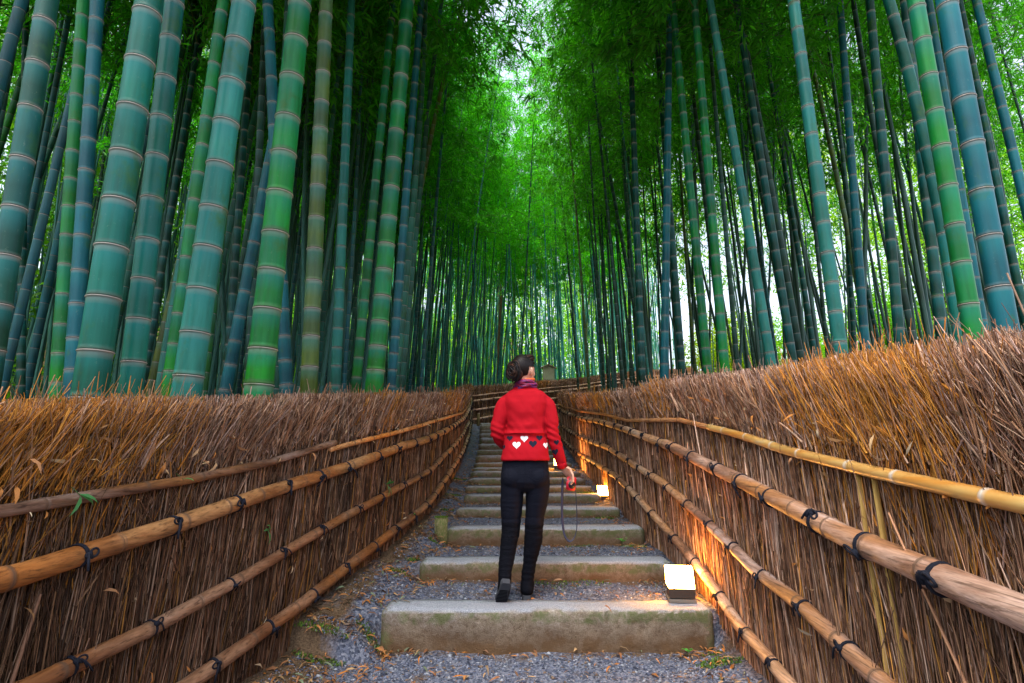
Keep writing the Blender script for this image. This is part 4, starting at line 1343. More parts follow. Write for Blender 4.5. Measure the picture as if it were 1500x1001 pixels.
NVAR = 7
H0 = 15.0
def arch(seed):
    g = np.random.default_rng(seed)
    ang = g.uniform(0, 6.28); am = g.uniform(.3, 1.4); w = g.uniform(.03, .12); ph = g.uniform(0, 6.28)
    def f(t):
        t = np.clip(np.asarray(t, float), 0, 1.1)
        b = am * t ** 3 + w * np.sin(t * 4 + ph) * t
        return b * math.cos(ang), b * math.sin(ang)
    return f
ARCH = [arch(300 + k) for k in range(NVAR)]
CROWNS = [crown_mesh('crown', H0, 5.6 + .35 * k, ARCH[k], 400 + k, 4300, 1.05, 1.1) for k in range(NVAR)]
CULMS = [culm_mesh('culm', H0, .10, 8, ARCH[k], .25, 500 + k) for k in range(NVAR)]
CROWN_S = [crown_mesh('crown', H0, 6.0, None, 600 + k, 4300, 1.05, 1.1) for k in range(2)]

GREEN, TEAL, BLUE, YELLOW, DARK, PALE = (.005, .150, .010), (.004, .098, .068), (.004, .085, .118), (.072, .108, .008), (.003, .036, .019), (.018, .150, .120)
CNAME = {GREEN: 'bright green', TEAL: 'blue-green', BLUE: 'blue-grey', YELLOW: 'yellowish green', DARK: 'dark green', PALE: 'pale waxy green'}

def min_depth(px, side, gap):
    """first depth along the column's direction that lies behind the fence"""
    u = (px - 750) / F_PX
    for Y in np.arange(.6, 18, .02):
        X = u * Y * 1.01
        if side < 0 and X < xl(Y) - gap: return Y
        if side > 0 and X > xr(Y) + gap: return Y
    return 18.0

def hero(px_t, px_b, y_b, wpx, colr, label, dt=.115, curve=None, Y=None, group=None):
    side = -1 if px_b < 750 else 1
    if Y is None:
        ym = min_depth(px_b, side, .30)
        Y = max(ym, dt * F_PX / wpx)
    B = Vector(at_y(px_b, y_b, Y)); T = Vector(at_y(px_t, 0, Y))
    dep = Y * math.cos(PITCH) + (B.z - CAM_Z) * math.sin(PITCH)
    d = wpx * dep / F_PX * math.cos(math.atan(abs(px_b - 750) / F_PX)) * .97
    ax = (T - B).normalized()
    # down to the ground
    base = B.copy()
    for _ in range(8):
        gz = ground_z(base.x, base.y)
        base = base - ax * ((base.z - gz) / ax.z)
    root = empty('bamboo', base, label, 'bamboo', group)
    root.rotation_euler = Vector((0, 0, 1)).rotation_difference(ax).to_euler()
    H = 14.5
    axis = None
    if curve:
        f = curve
        axis = lambda t: (f * np.sin(np.clip(np.asarray(t), 0, .45) / .45 * math.pi), 0 * np.asarray(t))
    sd = abs(int(px_b * 7 + px_t))
    c = link('culm', culm_mesh('culm', H, d * 1.0, 22 if wpx > 18 else 14, axis, .35, sd), None, root)
    g = np.random.default_rng(sd)
    j = g.uniform(.88, 1.12)
    c.color = (colr[0] * j, colr[1] * j, colr[2] * j, 1)
    cr = link('crown', CROWN_S[sd % 2], None, root)
    cr.color = (.8, .85, .8, 1)
    cr.rotation_euler = (0, 0, g.uniform(0, 6.28))
    return base

HEROES = [
 # px at top edge, px at fence, py at fence, width px, colour, label
 (70, -24, 592, 48, DARK, 'thick dark green bamboo leaning over the fence beside the fallen sprig'),
 (219, 129, 590, 60, TEAL, 'thickest blue-green bamboo of the grove, right behind the dark fence'),
 (143, 104, 590, 30, BLUE, 'blue-grey bamboo between the thickest culm and the dark leaning one'),
 (122, 82, 592, 27, GREEN, 'slim bright green bamboo just beside the thickest culm'),
 (256, 190, 586, 41, TEAL, 'stout blue-green bamboo with closely spaced joints next to the thickest culm'),
 (327, 246, 580, 25, GREEN, 'slender green bamboo leaning behind the pale waxy culm'),
 (358, 272, 584, 50, PALE, 'thick pale waxy bamboo leaning towards the path'),
 (440, 378, 580, 47, GREEN, 'thick bright green bamboo with a pale upper half'),
 (392, 420, 576, 22, BLUE, 'blue-grey bamboo leaning the opposite way behind the bright green culm'),
 (440, 328, 586, 21, BLUE, 'thin blue-grey bamboo slanting behind the bright green culm'),
 (478, 452, 576, 28, YELLOW, 'yellowish green bamboo stained brown at its joints'),
 (515, 491, 578, 17, PALE, 'slim pale bamboo beside the yellowish stained culm'),
 (597, 547, 582, 29, GREEN, 'tall straight green bamboo with white rings above the broken top pole'),
 (617, 572, 580, 15, BLUE, 'thin blue-grey bamboo hugging the white-ringed green culm'),
 (576, 520, 580, 16, GREEN, 'thin green bamboo between the yellowish and the white-ringed culms'),
 (38, 30, 596, 16, DARK, 'thin dark bamboo behind the dark leaning culm'),
 (300, 206, 586, 14, DARK, 'thin dark bamboo between two stout blue-green culms'),
 (372, 330, 586, 14, DARK, 'thin dark bamboo behind the pale waxy leaning culm'),
 # right side
 (1386, 1475, 490, 45, BLUE, 'thick blue-grey bamboo with green patches behind the pale-poled fence'),
 (1341, 1426, 490, 36, GREEN, 'thick bright green bamboo with broad white rings behind the pale-poled fence'),
 (1325, 1380, 498, 21, DARK, 'dark green bamboo beside the white-ringed bright green culm'),
 (1360, 1442, 495, 19, BLUE, 'slim blue bamboo squeezed between the two thickest culms'),
 (1162, 1232, 522, 25, PALE, 'pale silvery bamboo standing against the white sky'),
 (1230, 1268, 518, 16, BLUE, 'blue-grey bamboo next to the pale silvery culm'),
 (1274, 1319, 514, 19, DARK, 'dark straight bamboo standing alone against the white sky'),
 (1040, 1131, 542, 17, PALE, 'pale bamboo leaning over the path beyond the fence'),
 (1078, 1163, 540, 15, DARK, 'dark bamboo leaning parallel to a pale one'),
 (1430, 1545, 480, 21, BLUE, 'blue bamboo leaning out beyond the patched blue-grey culm'),
 (1405, 1505, 485, 17, DARK, 'dark slim bamboo behind the patched blue-grey culm'),
 (1017, 1062, 546, 16, GREEN, 'green bamboo with white rings near the far bend of the fence'),
 (985, 1037, 548, 15, GREEN, 'slim green bamboo beside the white-ringed one near the far bend'),
 (1222, 1252, 520, 9, DARK, 'very thin dark bamboo between the pale silvery and blue-grey culms'),
 (981, 973, 560, 14, BLUE, 'upright blue-grey bamboo at the bend of the fence'),
 (921, 941, 566, 12, DARK, 'upright dark bamboo at the bend of the fence'),
 (1110, 1195, 530, 10, DARK, 'thin dark bamboo leaning behind the pale silvery culm'),
 (1180, 1290, 518, 8, DARK, 'very thin bamboo slanting across the white sky'),
 (958, 1000, 556, 12, DARK, 'thin dark bamboo between the upright blue-grey and slim green culms'),
]
taken = []
for h in HEROES:
    b = hero(*h[:5], h[5])
    taken.append((b.x, b.y))
b = hero(1268, 1372, 498, 25, TEAL, 'curved blue-green bamboo bowing behind the bright green ringed culm', curve=.22)
taken.append((b.x, b.y))

def grove():
    g = np.random.default_rng(21)
    spots = []
    def clear(x, y, r):
        return all((x - a) ** 2 + (y - b) ** 2 > r * r for a, b in taken)
    def add(n, fx, r, tag, tries=20000, lim=(-120, 1620)):
        c = 0
        for _ in range(tries):
            if c >= n: break
            x, y = fx()
            if y < 18.7 and xl(y) - .55 < x < xr(y) + .6: continue
            if abs(x - .5) < 1.6 and 17 < y < 21: continue
            if y < 25.4 and abs(project((x, y, 4.6))[0] - 803) < 16: continue
            px, py = project((x, y, 4.0))
            if not (lim[0] < px < lim[1]): continue
            if not clear(x, y, r): continue
            taken.append((x, y)); spots.append((x, y, tag)); c += 1
    # left flank: dense
    def fl():
        y = 3.2 + 20 * g.uniform(0, 1) ** 1.25
        return float(xl(min(y, 18.6))) - .7 - g.gamma(1.6, 2.6), y
    add(112, fl, .50, 'l')
    def fr():
        y = 4.2 + 17 * g.uniform(0, 1) ** 1.1
        return float(xr(min(y, 18))) + .7 + g.gamma(1.5, 1.9), y
    add(52, fr, .58, 'r')
    # beyond the far fence
    def fc():
        y = g.uniform(21.5, 36)
        return g.normal(-1.5, 5.5), y
    def ok(x, y):
        return True
    def fc2():
        while True:
            x, y = fc()
            px, _ = project((x, y, 4))
            # keep behind the far fence line
            yf = np.interp(px, [640, 690, 770, 845, 960, 1015], [18, 18.6, 19.9, 23, 29.5, 32])
            if y > yf + .6: return x, y
    add(86, fc2, .42, 'c')
    g2 = np.random.default_rng(5)
    def fl2():
        return -2.6 - g2.gamma(2.0, 1.8), g2.uniform(1.5, 7)
    add(12, fl2, .7, 'l', lim=(-900, -60))
    def fr2():
        y = g2.uniform(8, 15); return (g2.uniform(1380, 1640) - 750) / F_PX * y, y
    add(12, fr2, .7, 'r', lim=(1380, 1700))
    ginfo = {'l': ('bamboo grove behind the dark fence', 'slender bamboo crowded in the grove behind the dark fence'),
             'r': ('bamboo grove behind the pale-poled fence', 'slender dark bamboo standing behind the pale-poled fence'),
             'c': ('bamboo grove beyond the far fence', 'thin bamboo in the thicket beyond the far fence')}
    cols = [GREEN, TEAL, BLUE, TEAL, BLUE, DARK, PALE, BLUE, YELLOW]
    for x, y, tag in spots:
        k = int(g.integers(0, NVAR)) if tag != 'c' else int(g.integers(NVAR - 3, NVAR))
        d = {'l': g.uniform(.065, .12), 'r': g.uniform(.05, .10), 'c': g.uniform(.06, .11)}[tag]
        H = {'l': g.uniform(13, 17), 'r': g.uniform(13.5, 17), 'c': g.uniform(14.5, 18)}[tag]
        root = empty('bamboo', (x, y, ground_z(x, y)), ginfo[tag][1], 'bamboo', ginfo[tag][0])
        inward = .03 * (1 if x < 0 else -1)
        tx = inward + g.normal(0, .035); ty = g.normal(0, .03)
        if g.uniform() < .10: tx += g.choice([-1, 1]) * .08
        root.rotation_euler = (-ty, tx, g.uniform(0, 6.28))
        q = Quaternion((0, 1, 0), tx) @ Quaternion((1, 0, 0), -ty) @ Quaternion((0, 0, 1), g.uniform(0, 6.28))
        root.rotation_mode = 'QUATERNION'; root.rotation_quaternion = q
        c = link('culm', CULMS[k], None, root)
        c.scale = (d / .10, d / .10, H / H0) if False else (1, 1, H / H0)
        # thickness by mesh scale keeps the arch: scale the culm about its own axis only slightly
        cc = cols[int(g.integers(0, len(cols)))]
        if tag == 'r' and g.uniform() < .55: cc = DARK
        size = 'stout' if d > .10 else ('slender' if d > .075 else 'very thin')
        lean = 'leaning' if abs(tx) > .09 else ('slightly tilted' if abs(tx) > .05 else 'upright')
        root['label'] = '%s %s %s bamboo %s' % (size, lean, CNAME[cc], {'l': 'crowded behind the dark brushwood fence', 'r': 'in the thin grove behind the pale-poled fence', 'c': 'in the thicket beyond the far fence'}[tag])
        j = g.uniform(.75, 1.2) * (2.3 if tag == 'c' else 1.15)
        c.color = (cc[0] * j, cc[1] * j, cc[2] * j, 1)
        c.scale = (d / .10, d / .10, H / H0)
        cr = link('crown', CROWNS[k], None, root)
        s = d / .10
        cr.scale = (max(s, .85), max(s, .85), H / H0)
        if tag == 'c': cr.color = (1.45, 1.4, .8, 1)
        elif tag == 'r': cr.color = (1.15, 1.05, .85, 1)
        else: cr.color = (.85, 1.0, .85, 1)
    return spots
SPOTS = grove()

# far part of the grove that reads as one mass
def far_grove():
    g = np.random.default_rng(77)
    def stems(n, draw, tint, name, label):
        V, Fq, n0 = [], [], 0
        c = 0
        while c < n:
            x, y = draw()
            if y < 19 and xl(y) - 1.6 < x < xr(y) + 1.6: continue
            c += 1
            z = ground_z(x, y); H = g.uniform(12, 16); r = g.uniform(.032, .055)
            tx, ty = g.normal(0, .04) + (.03 if x < 0 else -.03), g.normal(0, .03)
            if g.uniform() < .08: tx += g.choice([-1, 1]) * .12
            ts = np.linspace(0, 1, 9); bw = g.normal(0, .25)
            P = np.stack([x + tx * H * ts + bw * np.sin(ts * 3.1), y + ty * H * ts, z - .1 + H * ts], 1)
            v, f = sweep(P, r * (1 - .7 * ts), 6, False)
            V += v; Fq += [tuple(i + n0 for i in q) for q in f]; n0 = len(V)
        me = np_mesh(name, np.array(V), np.array(Fq), smooth=True, attr={'pale': np.full(len(V), .08), 'dark': np.zeros(len(V)), 'wax': np.full(len(V), .3), 'seg': np.ones(len(V))})
        o = link(name, me, MAT['culm'])
        o.color = (*tint, 1)
        props(o, label, 'bamboo grove', kind='stuff')
    def px_draw(p0, p1, y0, y1):
        def f():
            y = g.uniform(y0, y1); return (g.uniform(p0, p1) - 750) / F_PX * y, y
        return f
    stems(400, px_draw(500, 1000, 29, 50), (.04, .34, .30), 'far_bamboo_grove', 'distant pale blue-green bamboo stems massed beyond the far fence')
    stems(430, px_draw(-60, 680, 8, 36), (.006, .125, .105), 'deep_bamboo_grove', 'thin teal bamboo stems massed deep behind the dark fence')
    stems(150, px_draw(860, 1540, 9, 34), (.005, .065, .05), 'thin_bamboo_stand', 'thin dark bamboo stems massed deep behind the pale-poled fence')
    # far leafy undergrowth and crowns: bent leaf cards in loose clumps
    P, D = [], []
    def clump(c, r, n):
        p = g.normal(0, 1, (n, 3)); p /= np.linalg.norm(p, axis=1)[:, None]
        p *= (g.uniform(0, 1, n) ** .4)[:, None] * np.array(r)
        P.append(c + p); D.append(g.normal(0, 1, (n, 3)) + np.array([0, 0, -.4]))
    for _ in range(1500):                       # hill behind the head of the stair
        y = g.uniform(46, 66)
        px = g.uniform(330, 960)
        x = (px - 750) / F_PX * y
        z = ground_z(x, y) + g.uniform(0, 1) ** 1.6 * 21 + .3
        clump(np.array([x, y, z]), (1.8, 1.8, 1.0), 80)
    def leaves(name, l0, l1, tint, label):
        Pa = np.concatenate(P); Da = np.concatenate(D); n = len(Pa)
        L_ = g.uniform(l0, l1, n)
        o = link(name, leaf_cards(Pa, Da, g.normal(0, 1, (n, 3)), L_, L_ * g.uniform(.25, .38, n), np.ones(n), None, name), MAT['shrub_leaf'])
        o.color = (*tint, 1)
        props(o, label, 'foliage', kind='stuff')
        P.clear(); D.clear()
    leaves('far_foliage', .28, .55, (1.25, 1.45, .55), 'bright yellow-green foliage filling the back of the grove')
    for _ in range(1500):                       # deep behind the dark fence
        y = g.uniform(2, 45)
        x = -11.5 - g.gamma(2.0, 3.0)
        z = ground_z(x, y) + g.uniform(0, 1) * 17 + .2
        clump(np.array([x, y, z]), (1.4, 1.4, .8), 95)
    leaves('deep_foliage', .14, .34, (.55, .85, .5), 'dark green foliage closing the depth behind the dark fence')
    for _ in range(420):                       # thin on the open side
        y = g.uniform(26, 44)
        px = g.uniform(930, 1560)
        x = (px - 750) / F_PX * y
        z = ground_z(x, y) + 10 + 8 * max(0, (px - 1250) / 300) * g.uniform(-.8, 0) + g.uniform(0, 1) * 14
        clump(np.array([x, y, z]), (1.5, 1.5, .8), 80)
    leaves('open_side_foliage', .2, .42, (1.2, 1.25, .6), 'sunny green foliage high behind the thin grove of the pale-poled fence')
far_grove()

# shrubs and trees beyond the thin flank of the grove
def shrub(x, y, r, h, label, tint, seed, tall=False):
    g = np.random.default_rng(seed)
    z = ground_z(x, y)
    root = empty('shrub' if not tall else 'broadleaf_tree', (x, y, z), label, 'shrub' if not tall else 'tree', 'greenery beyond the grove')
    mb = MB()
    for k in range(5):
        a = g.uniform(0, 6.28)
        mb.tube([(0, 0, -.2), (.2 * r * math.cos(a), .2 * r * math.sin(a), h * .4), (.55 * r * math.cos(a), .55 * r * math.sin(a), h * .8)], [.05 * h / 3, .035 * h / 3, .01], 6)
    mb.build('trunk', MAT['bark'], root)
    P, D = [], []
    for _ in range(100):
        c = g.normal(0, .5, 3) * np.array([r, r, h * .36]) + np.array([0, 0, h * .62])
        n = 90
        p = g.normal(0, 1, (n, 3)) * np.array([.3, .3, .2]) * r * .6
        P.append(c + p); D.append(g.normal(0, 1, (n, 3)))
    P = np.concatenate(P); D = np.concatenate(D); n = len(P)
    P[:, 2] = np.maximum(P[:, 2], .05)
    me = leaf_cards(P, D, g.normal(0, 1, (n, 3)), g.uniform(.12, .26, n), g.uniform(.06, .12, n), np.ones(n), None, 'crown')
    o = link('crown', me, MAT['shrub_leaf'], root); o.color = (*tint, 1)
for k, (px, y, r, h, lab, tint) in enumerate([
    (1130, 37, 2.6, 7.2, 'round bright green shrub seen low between leaning bamboos', (1.3, 1.5, .6)),
    (1210, 40, 2.8, 7.8, 'bright shrub behind the pale silvery bamboo', (1.2, 1.5, .7)),
    (1290, 34, 2.4, 7.4, 'yellow-green shrub behind the dark straight bamboo', (1.5, 1.6, .5)),
    (1350, 32, 2.6, 7.8, 'leafy shrub showing beside the bright ringed bamboo', (1.2, 1.6, .8)),
    (1060, 36, 2.6, 7.0, 'yellowish shrub beyond the far bend of the fence', (1.9, 1.4, .4))]):
    shrub((px - 750) / F_PX * y, y, r, h, lab, tint, 800 + k)
for k, (px, y, r, h, lab, tint) in enumerate([
    (1420, 30, 4.0, 16, 'tall airy broadleaf tree behind the two thickest bamboos', (1.1, 1.4, .7)),
    (1530, 27, 4.0, 17, 'tall leafy tree at the outer side of the patched bamboo', (1.0, 1.3, .7))]):
    shrub((px - 750) / F_PX * y, y, r, h, lab, tint, 850 + k, True)
def trunk_tree():
    for px, yq, lab in ((731, 38, 'straight brown conifer trunk rising among the far bamboo'),):
        x = (px - 750) / F_PX * yq
        root = empty('conifer_tree', (x, yq, ground_z(x, yq)), lab, 'tree')
        mb = MB(); mb.tube([(0, 0, -.3), (.02, 0, 4), (.06, 0, 9), (.1, 0, 16)], [.22, .19, .15, .05], 12); mb.build('trunk', MAT['bark'], root, True)
        g = np.random.default_rng(5)
        n = 2600
        t = g.uniform(0, 1, n); a = g.uniform(0, 6.28, n); rr = 1.8 * (1 - t * .8) * np.sqrt(g.uniform(0, 1, n))
        P = np.stack([rr * np.cos(a), rr * np.sin(a), 9 + 8 * t], 1)
        o = link('crown', leaf_cards(P, np.stack([np.cos(a), np.sin(a), np.full(n, -.4)], 1), g.normal(0, 1, (n, 3)), g.uniform(.2, .4, n), g.uniform(.05, .09, n), np.ones(n), None, 'crown'), MAT['shrub_leaf'], root)
        o.color = (.6, .8, .5, 1)
trunk_tree()

# ------------------------------------------------------------------ the person walking up the steps
def make_person():
    feet = at_z(752, 878, STEP_Z[0])
    Yw = float(feet[1])
    ORG = Vector((float(at_y(766, 878, Yw)[0]), Yw, STEP_Z[0]))
    root = empty('person', ORG, 'person in red heart-patterned sweater, black trousers and tall black boots walking up the steps', 'person')
    def W(px, py, dy=0.0):
        """point of her figure in local coordinates (dy = away from the camera)"""
        p = at_y(px, py, Yw + dy) - np.array(ORG)
        return np.array([p[0], dy, p[2]])
    def look(px, py):
        return (Vector(W(px, py, 0)) - Vector(W(px, py, -.5))).normalized()
    def loft(mb, rings, sides=28, power=2.3):
        """rings: (px_left, px_right, py, depth_half, dy) -> closed superellipse loft"""
        V, Fc = [], []
        for (a, b, py, hd, dy) in rings:
            A, B = W(a, py, dy), W(b, py, dy)
            c = (A + B) / 2; hw = (B[0] - A[0]) / 2
            for k in range(sides):
                t = 2 * math.pi * k / sides
                ct, st = math.cos(t), math.sin(t)
                V.append((c[0] + hw * math.copysign(abs(ct) ** (2 / power), ct), dy + hd * math.copysign(abs(st) ** (2 / power), st), c[2]))
        n = len(rings)
        for i in range(n - 1):
            for k in range(sides):
                k2 = (k + 1) % sides
                Fc.append((i * sides + k, i * sides + k2, (i + 1) * sides + k2, (i + 1) * sides + k))
        Fc.append(tuple(range(sides))[::-1]); Fc.append(tuple((n - 1) * sides + k for k in range(sides)))
        mb.add(V, Fc)
    def limb(mb, pts, rad, sides=16, n=24, ref=(0, 1, 0)):
        pts = np.array(pts); rad = np.array(rad, float)
        t = np.linspace(0, 1, len(pts)); q = np.linspace(0, 1, n)
        # smooth interpolation
        def cr(A):
            out = np.interp(q, t, A); ker = np.array([.25, .5, .25])
            for _ in range(2):
                p = np.pad(out, 1, mode='edge'); out2 = np.convolve(p, ker, mode='valid'); out2[0], out2[-1] = out[0], out[-1]; out = out2
            return out
        P = np.stack([cr(pts[:, j]) for j in range(3)], 1)
        mb.tube(P, cr(rad), sides, True, ref)
    K = .00457
    # ---------------- body (skin): head, neck, trunk, arms, hands, legs as one continuous mesh
    mb = MB()
    hc = W(767, 541, .015)
    yaw = math.radians(-38)                                     # looks to the right, up the slope
    RZ = Matrix.Rotation(yaw, 3, 'Z')
    def hp(x, y, z): return Vector(hc) + RZ @ Vector((x, y, z))
    mb.ell(hc, (.072, .090, .098), 24, 16, RZ)                   # skull
    mb.ell(hp(0, .030, -.045), (.056, .058, .072), 20, 12, RZ)   # face and jaw
    mb.ell(hp(0, .072, -.098), (.020, .018, .016), 10, 8, RZ)    # chin
    mb.tube([hp(0, .080, .012), hp(0, .098, -.018), hp(0, .104, -.034)], [.008, .011, .013], 10)   # nose
    mb.ell(hp(0, .083, -.068), (.022, .010, .009), 10, 6, RZ)    # mouth mound
    for s in (-1, 1):
        mb.ell(hp(s * .032, .066, -.030), (.020, .018, .020), 10, 8, RZ)   # cheeks
        mb.ell(hp(s * .076, -.004, -.022), (.011, .019, .031), 10, 8, RZ @ Matrix.Rotation(s * .25, 3, 'Z'))   # ears
    neck0 = W(768, 574, .01)
    mb.tube([hp(0, -.012, -.06), Vector(neck0)], [.050, .056], 16)
    loft(mb, [(752, 785, 571, .06, .01), (748, 793, 580, .06, .0), (747, 795, 600, .08, .0), (749, 792, 625, .075, .0), (749, 791, 645, .075, .0), (745, 794, 665, .085, .0), (743, 796, 690, .09, .0)])
    sL, eL, wL = W(741, 586, .0), W(727, 637, -.01), W(741, 655, .19)
    sR, eR, wR = W(800, 586, .0), W(811, 637, -.02), W(824, 684, .03)
    limb(mb, [sL, eL, wL], [.032, .030, .024])
    limb(mb, [sR, eR, wR], [.032, .030, .024])
    for (a, b, c, d) in (((750, 700, .0), (748, 765, .005), (744, 815, -.04), (740, 846, -.09)), ((787, 700, .0), (783, 765, .03), (779, 820, .03), (773, 868, .04))):
        limb(mb, [W(*a), W(*b), W(*c), W(*d)], [.055, .036, .030, .02])
    # hands: palm, four fingers of unequal length, thumb
    def hand(base, fwd, across, down, curl, mirror=1, scale=1.0):
        fwd, across, down = (Vector(v).normalized() for v in (fwd, across, down))
        b0 = Vector(base)
        c = b0 + fwd * .045 * scale
        R3 = Matrix((across, fwd, down)).transposed()
        mb.ell(c, (.036 * scale, .052 * scale, .016 * scale), 16, 10, R3)
        for k, (ln, of) in enumerate(((.062, -.026), (.071, -.009), (.067, .009), (.052, .025))):
            p = b0 + fwd * (.082 - .004 * abs(k - 1)) * scale + across * of * scale
            P, ang = [p - fwd * .02 * scale, p], 0.0
            for seg in (.45, .32, .28):
                ang += curl[k]
                p = p + (fwd * math.cos(ang) + down * math.sin(ang)) * ln * seg * scale
                P.append(p)
            mb.tube(P, [.0095 * scale, .0095 * scale, .0088 * scale, .008 * scale, .0066 * scale], 8)
        p = b0 + fwd * .022 * scale + across * (-.030) * scale * mirror
        P = [p, p + (fwd * .5 + across * -.75 * mirror + down * .3) * .030 * scale, p + (fwd * .95 + across * -.75 * mirror + down * .75) * .050 * scale, p + (fwd * 1.3 + across * -.45 * mirror + down * 1.1) * .062 * scale]
        mb.tube(P, [.012 * scale, .0115 * scale, .0095 * scale, .007 * scale], 8)
    hand(wR, (.55, .12, -.62), (-.55, .75, -.35), (-.45, -.5, -.75), (.55, .6, .62, .7), 1, .98)
    hand(wL, (.45, .75, .05), (.3, -.1, .9), (.6, -.5, 0), (.4, .4, .4, .4), 1, .95)
    body = link('body', remesh(mb, 'body', .0042, 4), MAT['skin'], root)
    for s in (-1, 1):
        o = MB(); o.ell(hp(s * .030, .078, -.006), (.011, .009, .009), 12, 8, RZ); e = o.build('eye', MAT['eye'], root, True)
        o = MB(); o.ell(hp(s * .030, .0862, -.006), (.005, .0025, .005), 10, 6, RZ); o.build('iris', MAT['iris'], e, True)
        o = MB(); o.tube([hp(s * .016, .091, .014), hp(s * .030, .090, .019), hp(s * .047, .076, .014)], [.003, .0035, .002], 6); o.build('eyebrow', MAT['hair'], root)
    o = MB(); o.tube([hp(-.022, .084, -.066), hp(-.008, .093, -.063), hp(0, .094, -.065), hp(.008, .093, -.063), hp(.022, .084, -.066)], [.002, .005, .005, .005, .002], 8); o.build('lips', MAT['lip'], root, True)

    # ---------------- trousers
    mb = MB()
    loft(mb, [(739, 801, 664, .094, .0), (736, 803, 678, .104, -.004), (733.5, 805, 695, .110, -.012), (733, 805.5, 706, .110, -.012), (734.5, 804.5, 714, .095, -.006), (738, 801, 720, .07, 0)])
    for cx in (751.5, 786.5): mb.ell(W(cx, 700, -.055), (.080, .072, .078), 18, 12)
    for side, rings in ((-1, [(734, 768.5, 704, .096, -.008), (733, 767.5, 722, .090, -.004), (731.5, 767.5, 740, .084, .004), (733, 765, 758, .074, .012), (733.5, 763.5, 772, .068, .014), (734, 762, 790, .060, .01)]),
                        (1, [(769.5, 805.5, 704, .096, -.008), (769.5, 805, 722, .090, .0), (768.5, 803.5, 740, .084, .012), (768, 798.5, 758, .074, .024), (767.5, 797, 772, .068, .03), (767, 796, 790, .060, .026)])):
        fine = []
        for i in range(len(rings) - 1):
            for q in np.linspace(0, 1, 9)[:-1]:
                r0 = np.array(rings[i]) * (1 - q) + np.array(rings[i + 1]) * q
                w = .55 * float(vnoise(r0[2] * .30 + side * 7, 1.3, 50)) + .15 * math.sin(r0[2] * 1.15 + side)
                amp = np.clip((r0[2] - 716) / 20, 0, 1)
                fine.append((r0[0] + 1.2 * amp - w * amp * 1.0, r0[1] - 1.4 * amp + w * amp * .8, r0[2], r0[3] + .004 * w * amp, r0[4]))
        loft(mb, fine, 26, 2.1)
    tr = link('trousers', remesh(mb, 'trousers', .0055, 3), MAT['trousers'], root)
    bv = BVHTree.FromPolygons([v.co for v in tr.data.vertices], [tuple(p.vertices) for p in tr.data.polygons])
    # back pocket and yoke seams laid on the cloth
    def seam(pts, name, r=.0016, mt='trousers', par=tr, bv=bv):
        P = []
        for i in range(len(pts) - 1):
            for q in np.linspace(0, 1, 8, endpoint=(i == len(pts) - 2)):
                a = np.array(pts[i]) * (1 - q) + np.array(pts[i + 1]) * q
                p = W(a[0], a[1], -.5)
                h = bv.ray_cast(Vector(p), look(a[0], a[1]))
                if h[0] is not None: P.append(h[0] + Vector((0, -.0008, 0)))
        if len(P) > 2:
            m = MB(); m.tube(P, r, 5); m.build(name, MAT[mt], par)
    seam([(769, 676), (769, 700), (768.5, 716)], 'seam', .0022)
    for a, b in ((742, 762), (776, 797)):
        seam([(a, 684), (a + 1, 700), ((a + b) / 2, 705), (b - 1, 700), (b, 683), (a, 684)], 'pocket', .0016)
    # ---------------- boots
    for side in (-1, 1):
        if side < 0:
            shaft = [(733, 764.5, 760, .071, .012), (733.5, 763, 775, .068, .008), (732, 759.5, 793, .063, -.012), (730.5, 757, 810, .056, -.035), (729, 753.5, 826, .048, -.062), (728.5, 750.5, 840, .043, -.085), (729, 750, 850, .043, -.098)]
        else:
            shaft = [(768, 798.5, 757, .073, .024), (767, 797, 775, .070, .03), (766.5, 796, 793, .066, .03), (765.5, 791, 810, .058, .03), (764.5, 787, 826, .050, .032), (762.5, 784, 842, .046, .035), (761.5, 783, 858, .048, .035)]
        mbt = MB()
        fine = []
        for i in range(len(shaft) - 1):
            for q in np.linspace(0, 1, 9)[:-1]:
                r0 = np.array(shaft[i]) * (1 - q) + np.array(shaft[i + 1]) * q
                w = .6 * float(vnoise(r0[2] * .3 + side * 5, 4.3, 51)) + .4 * math.sin(r0[2] * .75 + side * 2)
                fine.append((r0[0] + 1.3 - w * .9, r0[1] - 1.3 + w * .9, r0[2], r0[3] + .0035 * w, r0[4]))
        loft(mbt, fine, 26, 2.1)
        boot = empty('boot')
        boot.parent = root
        if side < 0:
            # pushing off: heel lifted, sole turned to the viewer
            ank = W(739.5, 846, -.095)
            limb(mbt, [ank, W(739, 858, -.085), W(737, 871, -.035), W(734.5, 880, .015)], [.043, .043, .042, .030], 18)
            mbt.ell(W(740, 853, -.105), (.038, .036, .040), 16, 10)
        else:
            limb(mbt, [W(772.5, 852, .035), W(772, 864, .05), W(772, 864, .12), W(772, 862, .19)], [.047, .046, .042, .026], 18)
            mbt.ell(W(772, 863, .02), (.044, .045, .045), 16, 10)
        link('upper', remesh(mbt, 'upper', .0055, 3), MAT['suede'], boot)
        # sole outline, long axis from heel to toe
        if side < 0:
            h0, t0 = Vector(W(741.5, 850, -.165)), Vector(W(732.5, 886.5, -.045))
            nrm_hint = Vector((.1, -1, -.45))
        else:
            h0, t0 = Vector(W(772, 876, -.018)), Vector((W(772, 876, -.018)[0], .225, .012))
            nrm_hint = Vector((0, 0, -1))
        u = (t0 - h0); Ls = u.length; u.normalize()
        v = u.cross(nrm_hint).normalized(); nn = v.cross(u).normalized()
        if nn.dot(nrm_hint) < 0: nn = -nn
        prof = [(0, .022), (.06, .030), (.15, .033), (.3, .030), (.45, .031), (.62, .040), (.75, .043), (.88, .034), (.96, .02), (1, .006)]
